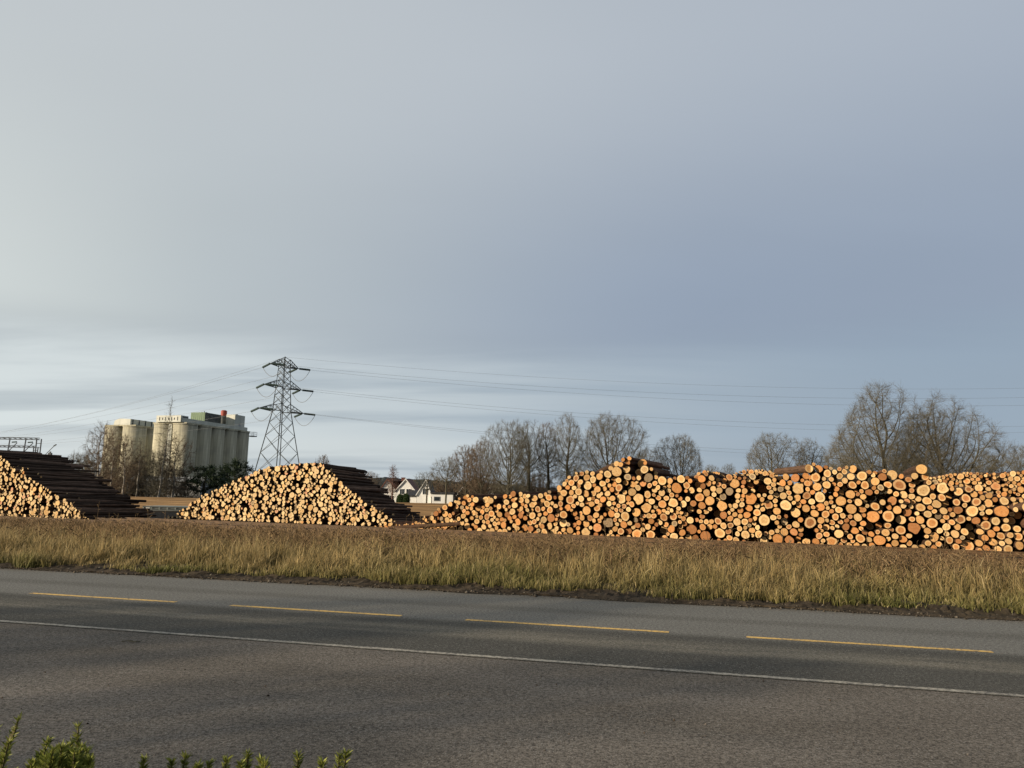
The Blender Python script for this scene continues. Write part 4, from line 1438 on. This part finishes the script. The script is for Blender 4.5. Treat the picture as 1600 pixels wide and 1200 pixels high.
for ai, (z_, ha) in enumerate(zip(zA, half_arm)):
    for s in (-1, 1):
        mb = MB(); tipp = arm*(ha*s); tipp.z = z_
        hw = half(z_)
        for t_ in (-1, 1):
            lo = arm*(hw*s)+perp*(hw*t_); lo.z = z_-.15
            up = arm*(half(z_+1.4)*s)+perp*(half(z_+1.4)*t_); up.z = z_+1.4
            tp = tipp+perp*(.25*t_)
            mb.bar(lo, tp, .11); mb.bar(up, tp, .08)
            for q in (.25, .5, .75):
                mb.bar(lo.lerp(tp, q), up.lerp(tp, q), .05); mb.bar(lo.lerp(tp, q-.25), up.lerp(tp, q), .05)
        lo_l = arm*(hw*s)+perp*hw; lo_r = arm*(hw*s)-perp*hw
        for q in (0, .25, .5, .75):
            a_ = Vector((lo_l.x, lo_l.y, z_-.15)).lerp(tipp, q); b_ = Vector((lo_r.x, lo_r.y, z_-.15)).lerp(tipp, min(1, q+.25))
            mb.bar(a_, b_, .05)
        mb.build('crossarm', M['steel'], py_)
        ends = []
        for dvec in (Vector((-.80, .60, 0)), Vector((.97, .10, 0))):
            a_ = tipp+dvec*.35; b_ = tipp+dvec*2.7+Vector((0, 0, -.55 if dvec.x < 0 else -.2))
            mb = MB(); n_ = 12
            for k in range(n_):
                p0 = a_.lerp(b_, k/n_); p1 = a_.lerp(b_, (k+.75)/n_)
                mb.bar(p0, p1, .22, 8); mb.bar(p1, a_.lerp(b_, (k+1)/n_), .10, 6)
            mb.bar(tipp, a_, .06)
            mb.build('insulator', M['insulator'], py_)
            ends.append(b_)
        mb = MB(); pts_ = []
        for k in range(17):
            u_ = k/16; p = ends[0].lerp(ends[1], u_); p.z -= 2.1*(1-(2*u_-1)**2); pts_.append(p)
        mb.tube(pts_, .045, 5); mb.build('jumper_loop', M['wire'], py_)
        LWIRE.append((ai, s, ends[0]+pc)); RWIRE.append((ai, s, ends[1]+pc))
GW = 'power lines strung from the pylon'


def wire(p0, p1, sag, label, r=.021):
    mb = MB(); pts_ = []
    for k in range(41):
        u_ = k/40; p = Vector(p0).lerp(Vector(p1), u_); p.z -= sag*(1-(2*u_-1)**2); pts_.append(p)
    mb.tube(pts_, r, 4)
    tag(mb.build('power_line', M['wire']), label, 'power line', GW)


nmA = ['lowest', 'middle', 'top']
yl = {(2, -1): 677, (2, 1): 679, (1, -1): 682, (1, 1): 684, (0, -1): 688, (0, 1): 690}
yr = {(2, -1): 619, (2, 1): 632, (1, -1): 666, (1, 1): 676, (0, -1): 714, (0, 1): 721}
for ai, s, p in LWIRE:
    q = at(0, yl[(ai, s)], 262 if s < 0 else 268)
    q2 = p+(q-p)*1.35
    q2.z = q.z+.6
    wire(p, q2, 2.2, f"wire from the {nmA[ai]} crossarm's {'near' if s < 0 else 'far'} tip running left past the silos")
for ai, s, p in RWIRE:
    q = at(1600, yr[(ai, s)], 158 if s < 0 else 166)
    q2 = p+(q-p)*1.15; q2.z = q.z+1.0
    wire(p, q2, 3.2, f"wire from the {nmA[ai]} crossarm's {'near' if s < 0 else 'far'} tip running right above the long pile")
pk = pc+Vector((0, 0, HT))
q = at(0, 668, 265); wire(pk, pk+(q-pk)*1.3, 2.5, 'thin earth wire from the pylon peak running left', .018)
q = at(1600, 597, 160); q2 = pk+(q-pk)*1.15; wire(pk, q2, 3.0, 'thin earth wire from the pylon peak running right', .018)

# ------------------------------------------------------------------ railway gantries and far mast
def portal(Y, pts, ypost, px_post, hang, label, depth):
    (x0, y0), (x1, y1) = pts
    a_ = at(x0, y0, Y); b_ = at(x1, y1, Y); b_.z = a_.z = (a_.z+b_.z)/2
    e_ = empty('catenary_gantry', (b_.x, b_.y, 0)); tag(e_, label, 'gantry', 'railway gantries behind the left pile')
    o_ = Vector((b_.x, b_.y, 0)); A_, B_ = a_-o_, b_-o_
    d_ = (A_-B_).normalized(); A_ = B_+d_*14
    mb = MB(); hgt = .10
    for dy in (-.12, .12):
        for dz in (-hgt, hgt):
            mb.bar(A_+Vector((0, dy, dz)), B_+Vector((0, dy, dz)), .055)
    nn_ = 22
    for k in range(nn_):
        p = B_.lerp(A_, k/nn_); p2 = B_.lerp(A_, (k+1)/nn_)
        for dy in (-.12, .12): mb.bar(p+Vector((0, dy, -hgt)), p2+Vector((0, dy, hgt)), .03)
    mb.build('beam', M['gantry'], e_)
    for P_ in (B_, A_):
        mb = MB()
        for dx in (-.28, .28): mb.bar((P_.x+dx, P_.y, -.0), (P_.x+dx, P_.y, P_.z), .07)
        for k in range(14):
            z0, z1 = P_.z*k/14, P_.z*(k+1)/14
            mb.bar((P_.x-.28, P_.y, z0), (P_.x+.28, P_.y, z0), .045)
        mb.build('post', M['gantry'], e_)
    for hx in hang:
        q = at(hx, y0, Y); x_ = q.x-o_.x
        mb = MB(); mb.bar((x_, 0, B_.z), (x_-.15, 0, B_.z-2.4), .07); mb.bar((x_-.1, 0, B_.z-1.6), (x_+.9, 0, B_.z-.5), .05); mb.bar((x_-.15, 0, B_.z-1.5), (x_-1.0, 0, B_.z-2.5), .05)
        mb.build('dropper', M['gantry'], e_)
        mb = MB(); mb.bar((x_+.35, -.1, B_.z-.45), (x_+.9, -.1, B_.z-.4), .08, 8); mb.build('insulator', M['insulator'], e_)


portal(88, ((0, 683), (61, 687.5)), 716, 61, (16, 41), 'nearer blue-grey railway gantry with hanging droppers', 0)
portal(97, ((0, 695.5), (56, 700)), 716, 56, (), 'further blue-grey railway gantry below the first beam', 0)
# mast with slanting boom
q = at(78, 712, 130); e5 = empty('derrick_mast', (q.x, q.y, 0)); tag(e5, 'small grey mast with slanting boom and stays beside the gantry', 'mast')
mt = at(78, 709, 130).z
mb = MB(); mb.bar((0, 0, 0), (0, 0, mt), .22, 6, .14); mb.build('post', M['steel'], e5)
mb = MB(); mb.box((0, 0, mt-.1), (.55, .4, .5)); mb.box((0, 0, mt+.25), (.2, .2, .3)); mb.build('head', M['steel'], e5)
def rel(px, py): 
    p = at(px, py, 130); return Vector((p.x-q.x, p.y-q.y, p.z))
mb = MB(); mb.bar(rel(63, 717), rel(78, 710), .07); mb.bar(rel(78, 710), rel(95, 721), .12); mb.bar(rel(72, 718), rel(78, 711), .05); mb.build('stay', M['steel'], e5)
mb = MB(); mb.bar(rel(66, 715), rel(87, 694.5), .06); mb.bar(rel(84, 697), rel(88, 694.5), .12); mb.build('boom', M['steel'], e5)

# ------------------------------------------------------------------ verge grass and weeds
def track_w(s):
    """distance w (road frame) of the near edge of the ballast at station s"""
    p0 = yp(0, -8.0); p1 = yp(10, -8.0)
    s0, w0 = su(p0); s1, w1 = su(p1)
    return w0+(w1-w0)*(s-s0)/(s1-s0)


def blades(name, S, Wd, H, base_c, tip_c, width, lean, rs, mat, wind=0.0):
    n = len(S)
    base = np.array(O)[None, :]+np.outer(S, np.array(U))+np.outer(Wd, np.array(W))
    base[:, 2] = .02
    az = rs.uniform(0, 2*np.pi, n)
    ln = lean*rs.uniform(.15, 1.0, n)**1.3
    dirh = np.stack([np.cos(az), np.sin(az), np.zeros(n)], 1)
    dirh[:, 0] += wind
    view = rs.uniform(-.9, .9, n)
    side = np.stack([np.cos(view), np.sin(view), np.zeros(n)], 1)
    mid = base+dirh*(H*ln*.35)[:, None]+np.array([0, 0, 1.0])*(H*.58)[:, None]
    tip = base+dirh*(H*ln)[:, None]+np.array([0, 0, 1.0])*(H*(1-.25*ln))[:, None]
    w = (width*rs.uniform(.6, 1.3, n))[:, None]
    V = np.stack([base-side*w, base+side*w, mid-side*w*.8, mid+side*w*.8, tip], 1).reshape(-1, 3)
    i = np.arange(n)*5
    q = np.stack([i, i+1, i+3, i+2], 1); tr_ = np.stack([i+2, i+3, i+4], 1)
    F_ = np.concatenate([q, tr_], 1).ravel()
    sz = np.tile([4, 3], n)
    midc = base_c*.45+tip_c*.55
    col = np.stack([base_c, base_c, midc, midc, tip_c], 1).reshape(-1, 3)
    return np_mesh(name, V, F_, mat, sz, col=col)


rs = np.random.default_rng(77)
nt = 23000
S = rs.uniform(-42, 22, nt*2); v = rs.random(nt*2)
wmax = np.array([max(2.0, track_w(s)-W_E) for s in S])
wd_ = W_E+.5+(wmax-.5)*v**1.6
front = np.array([.42*nz(s, 0, 8, .6)+.22*nz(s, 0, 18, 2.3) for s in S])
wd_ += front*np.exp(-(wd_-W_E-.5)/1.0)
keep = rs.random(len(S)) < np.clip(1.2-.75*v, .3, 1)
S, wd_, v, wmax = S[keep][:nt], wd_[keep][:nt], v[keep][:nt], wmax[keep][:nt]
dist = wd_-W_E-.5
patch = np.array([nz(s, w, 3, .35) for s, w in zip(S, wd_)])
patch2 = np.array([nz(s, w, 13, .9) for s, w in zip(S, wd_)])
keep = (patch2 > -.30) | (rs.random(len(S)) < .4)
S, wd_, v, wmax, dist, patch, patch2 = [a_[keep] for a_ in (S, wd_, v, wmax, dist, patch, patch2)]
nb_ = 13
rep = lambda a_: np.repeat(a_, nb_)
n = len(S)*nb_
Sb = rep(S)+rs.normal(0, .055, n); Wb = rep(wd_)+rs.normal(0, .055, n)
db = rep(dist); pb_ = rep(patch)+rs.normal(0, .12, n); p2 = rep(patch2)
frac = db/rep(wmax)
Hg = (.20+.34*np.clip(db/1.6, 0, 1)+.20*p2+.10*rep(patch))*np.clip(1.05-.45*np.clip((frac-.35)/.6, 0, 1), .3, 1.2)*rep(rs.uniform(.6, 1.3, len(S)))*rs.uniform(.5, 1.15, n)
Hg *= np.clip((1.02-frac)/.25, .3, 1)
Hg = np.clip(Hg, .06, .85)
green = np.array((.12, .135, .036)); olive = np.array((.20, .175, .06)); straw = np.array((.46, .35, .175)); gold = np.array((.48, .34, .155)); brown = np.array((.25, .15, .078)); pale = np.array((.60, .48, .27))
kstraw = np.clip(.52+db/1.8+pb_*1.0, 0, 1)[:, None]
tipc = green*(1-kstraw)*1.3+kstraw*np.where((rs.random(n) < .55)[:, None], straw, gold)
kb = np.clip((frac-.36)/.3+pb_*.7, 0, .85)[:, None]
tipc = tipc*(1-kb)+brown*kb
pp = (rs.random(n) < .07)[:, None]; tipc = np.where(pp, pale, tipc)
tipc *= (rs.uniform(.7, 1.2, n)*rep(rs.uniform(.4, 1.4, len(S))))[:, None]
basec = (green*.75*(1-kstraw*.6)+olive*kstraw*.6)*rs.uniform(.6, 1.1, (n, 1)); basec = basec*(1-kb*.6)+brown*.55*kb*.6
gm = blades('verge_grass', Sb, Wb, Hg, basec, tipc, np.full(n, .0062)+.0002*rep(wd_), .75, rs, M['grass'], .25)
tag(link('verge_grass', gm), 'dry straw coloured grass with green feet along the road', 'grass', kind='stuff')
# weeds: thin brown stalks with side sprigs and seed heads
nw_ = 26000
S = rs.uniform(-44, 22, nw_); v = .18+.77*rs.random(nw_)**.8
wmax = np.array([max(2.0, track_w(s)-W_E) for s in S])
wd_ = W_E+.95+(wmax-.5)*v
pt = np.array([nz(s, w, 23, .45) for s, w in zip(S, wd_)])
keep = (pt+rs.normal(0, .25, nw_) > -.12)
S, wd_, v = S[keep], wd_[keep], v[keep]
h = (rs.uniform(.3, .85, len(S))*np.clip(1.3-.75*v, .35, 1.0))
h *= np.clip((1.0-v)/.32, .22, 1)
h[rs.random(len(S)) < .02] *= 1.9
A_, B_, RA, RB = [], [], [], []
base = np.array(O)[None, :]+np.outer(S, np.array(U))+np.outer(wd_, np.array(W)); base[:, 2] = 0
for i in range(len(S)):
    b0_ = base[i]; top = b0_+np.array([rs.normal(.03, .10), rs.normal(0, .10), 1])*h[i]
    A_.append(b0_); B_.append(top); RA.append(.006); RB.append(.004)
    for k in range(rs.integers(4, 8)):
        u_ = rs.uniform(.45, 1.0); p0 = b0_+(top-b0_)*u_
        p1 = p0+np.array([rs.normal(0, .07), rs.normal(0, .07), rs.uniform(.03, .12)])
        A_.append(p0); B_.append(p1); RA.append(.004); RB.append(.013 if rs.random() < .6 else .003)
M['weed'] = simple('dead_weed_stalk', (.085, .056, .028), (.29, .20, .105), 2.2, .9)
wm = segs_mesh('dead_weeds', A_, B_, np.array(RA), np.array(RB), M['weed'], 3)
tag(link('dead_weeds', wm), 'reddish brown dead weed stalks between the grass and the rails', 'weeds', kind='stuff')

# stones along the soil edge and ballast
def stones(name, P, size, rs, mat, cols):
    n = len(P)
    O6 = np.array([(1, 0, 0), (0, 1, 0), (-1, 0, 0), (0, -1, 0), (0, 0, .8), (0, 0, -.6)], float)
    ftri = np.array([(0, 1, 4), (1, 2, 4), (2, 3, 4), (3, 0, 4), (1, 0, 5), (2, 1, 5), (3, 2, 5), (0, 3, 5)])
    sc = size[:, None, None]*rs.uniform(.55, 1.35, (n, 6, 1))
    a_ = rs.uniform(0, 6.28, n); ca_, sa_ = np.cos(a_), np.sin(a_)
    V = O6[None]*sc
    X_ = V[:, :, 0]*ca_[:, None]-V[:, :, 1]*sa_[:, None]; Y_ = V[:, :, 0]*sa_[:, None]+V[:, :, 1]*ca_[:, None]
    V = np.stack([X_, Y_, V[:, :, 2]], 2)+P[:, None, :]
    F_ = (ftri[None]+(np.arange(n)*6)[:, None, None]).reshape(-1)
    col = np.repeat(cols[rs.integers(0, len(cols), n)]*rs.uniform(.6, 1.3, (n, 1)), 6, 0)
    return np_mesh(name, V.reshape(-1, 3), F_, mat, np.full(n*8, 3), col=col)


M['stone'] = attr_mat('stone_surface', .9, .2, 20)
ns_ = 17000
S = rs.uniform(-40, 22, ns_); wq = W_E-.15+np.abs(rs.normal(0, .7, ns_))
P = np.array(O)[None, :]+np.outer(S, np.array(U))+np.outer(wq, np.array(W)); P[:, 2] = .012+.05*np.clip((wq-W_E)/.9, 0, 1)
sz_ = np.clip(rs.lognormal(-4.5, .55, ns_), .004, .045)
tag(link('gravel', stones('gravel', P, sz_, rs, M['stone'], np.array([(.07, .058, .045), (.035, .028, .02), (.14, .122, .098), (.05, .04, .03), (.09, .075, .055)]))), 'dark loose gravel and clods along the road edge', 'gravel', kind='stuff')
nb2 = 26000
S = rs.uniform(-70, 36, nb2); dq = rs.uniform(-9.0, -.7, nb2)
P = np.array(PA)[None, :]+np.outer(S, np.array(YU))+np.outer(dq, np.array(YN)); P[:, 2] = .08
sz_ = rs.uniform(.02, .055, nb2)
tag(link('ballast_stones', stones('ballast_stones', P, sz_, rs, M['stone'], np.array([(.035, .025, .016), (.05, .036, .022), (.022, .016, .011), (.085, .065, .046)]))), 'rust stained ballast stones around the rails', 'ballast', kind='stuff')
# bark scraps at the foot of the piles
nb3 = 5000
S = rs.uniform(-32, 26, nb3); dq = -.05-np.abs(rs.normal(0, .45, nb3))
P = np.array(PA)[None, :]+np.outer(S, np.array(YU))+np.outer(dq, np.array(YN)); P[:, 2] = .03
tag(link('bark_scraps', stones('bark_scraps', P, rs.uniform(.02, .07, nb3), rs, M['stone'], np.array([(.07, .042, .026), (.11, .066, .038), (.26, .17, .09)]))), 'bark scraps and wood chips at the foot of the log piles', 'bark', kind='stuff')
# grit and small leaves on the forecourt
ng = 2600
S = rs.uniform(-12, 16, ng); wq = rs.uniform(-7, 0, ng)
P = np.array(O)[None, :]+np.outer(S, np.array(U))+np.outer(wq, np.array(W)); P[:, 2] = .0
tag(link('grit', stones('grit', P, np.clip(rs.lognormal(-5.5, .45, ng), .002, .014), rs, M['stone'], np.array([(.06, .05, .042), (.16, .14, .12), (.03, .025, .02), (.11, .075, .045)]))), 'scattered grit and leaf crumbs on the forecourt asphalt', 'grit', kind='stuff')
tw = ground(190, 1003); mb = MB()
mb.tube([(0, 0, .006), (.07, .01, .012), (.15, -.01, .008), (.22, .02, .006)], .006, 5); mb.bar((.07, .01, .012), (.11, .05, .01), .004, 5); mb.bar((.15, -.01, .008), (.19, -.04, .012), .004, 5)
o = mb.build('fallen_twig', M['bark_grey']); o.location = (tw.x, tw.y, 0); tag(o, 'small dark twig lying on the asphalt near the white line', 'twig')

# ------------------------------------------------------------------ yew hedge in the foreground
rs = np.random.default_rng(5)
hedge = empty('yew_hedge', (-1.2, 2.2, -.004)); tag(hedge, 'green yew hedge whose shoot tips rise at the bottom edge', 'hedge')
hv = Vector((-1.2, 2.2, -.004))
shoots = []
for px, py, Y, L in ((30, 1122, 2.25, .34), (14, 1160, 2.1, .24), (75, 1156, 2.2, .22), (122, 1134, 2.25, .30), (100, 1166, 2.15, .2), (112, 1160, 2.3, .2), (136, 1172, 2.2, .18), (88, 1174, 2.1, .16), (62, 1178, 2.25, .16), (50, 1190, 2.2, .15), (128, 1166, 2.1, .18),
                     (226, 1186, 2.2, .16), (268, 1190, 2.2, .14), (290, 1180, 2.3, .18), (310, 1196, 2.2, .14), (327, 1192, 2.25, .14), (354, 1187, 2.2, .16), (388, 1176, 2.3, .2), (378, 1192, 2.2, .14), (408, 1187, 2.2, .16), (415, 1192, 2.1, .14),
                     (466, 1178, 2.3, .2), (504, 1190, 2.2, .14), (530, 1182, 2.25, .18), (541, 1175, 2.25, .2), (-8, 1140, 2.2, .25), (5, 1182, 2.2, .2)):
    shoots.append((at(px, py, Y), L))
for i in range(60):
    px = rs.normal(96, 24); px = min(max(px, 40), 150)
    shoots.append((at(px, rs.uniform(1160+abs(px-105)*.5, 1206), rs.uniform(2.0, 2.4)), rs.uniform(.13, .22)))
for i in range(420):     # the body of the hedge below the frame
    px = rs.uniform(-120, 620); Y = rs.uniform(1.75, 2.75)
    lim = at(px, 1198, 2.2).z-.0
    bump = .05*math.exp(-((px-100)/45)**2) if Y > 1.9 else 0
    p = at(px, 900, Y)
    zt_ = at(px, 1206, Y).z-rs.uniform(.0, .22)+bump*(.5 if rs.random() < .5 else 0)
    shoots.append((Vector((p.x, Y, min(zt_, lim+bump-.03))), rs.uniform(.16, .3)))
SA, SB, NP, ND, NC, NL = [], [], [], [], [], []
for tipv, L in shoots:
    lean = np.array([rs.normal(.05, .10), rs.normal(0, .08), 1.0]); lean /= np.linalg.norm(lean)
    tp = np.array(tipv); prev = tp
    curve = np.array([rs.normal(0, .12), rs.normal(0, .12), 0])
    nseg = 8
    for k in range(nseg):
        u0 = (k+1)/nseg
        cur = tp-lean*L*u0-curve*L*u0*u0
        SA.append(cur); SB.append(prev)
        dv = (prev-cur)/np.linalg.norm(prev-cur)
        m_ = 16
        for q in range(m_):
            p_ = cur+(prev-cur)*rs.random()
            a_ = rs.uniform(0, 6.28)
            sd_ = np.cross(dv, [math.cos(a_), math.sin(a_), .2]); sd_ /= np.linalg.norm(sd_)+1e-9
            nd = sd_*(.75 if u0 > .2 else .4)+dv*rs.uniform(.45, .9)
            NP.append(p_); ND.append(nd/np.linalg.norm(nd)); NL.append(rs.uniform(.016, .027)*(1 if u0 > .15 else .75))
            young = max(0, 1-u0*1.6)
            NC.append(np.array((.12, .15, .032))*(1-young)+np.array((.36, .37, .085))*young)
    SA.append(np.array([cur[0]*.97-.04, 2.25, .25])); SB.append(cur)
NP, ND, NC, NL = np.array(NP), np.array(ND), np.array(NC), np.array(NL)
n = len(NP)
side = np.cross(ND, rs.normal(0, 1, (n, 3))); side /= np.linalg.norm(side, axis=1)[:, None]
wn = (NL*.10)[:, None]
off = np.array(hv)
P0 = NP-off
V = np.stack([P0, P0+ND*NL[:, None]*.4-side*wn, P0+ND*NL[:, None], P0+ND*NL[:, None]*.4+side*wn], 1).reshape(-1, 3)
col = np.repeat(NC*rs.uniform(.7, 1.3, (n, 1)), 4, 0)
link('foliage', np_mesh('foliage', V, np.arange(4*n), M['leaf'], np.full(n, 4), col=col), hedge)
M['yew_stem'] = simple('yew_stem', (.07, .06, .025), (.10, .085, .035), 30, .8)
link('stems', segs_mesh('stems', np.array(SA)-off, np.array(SB)-off, np.full(len(SA), .0022), np.full(len(SA), .0018), M['yew_stem'], 5), hedge)
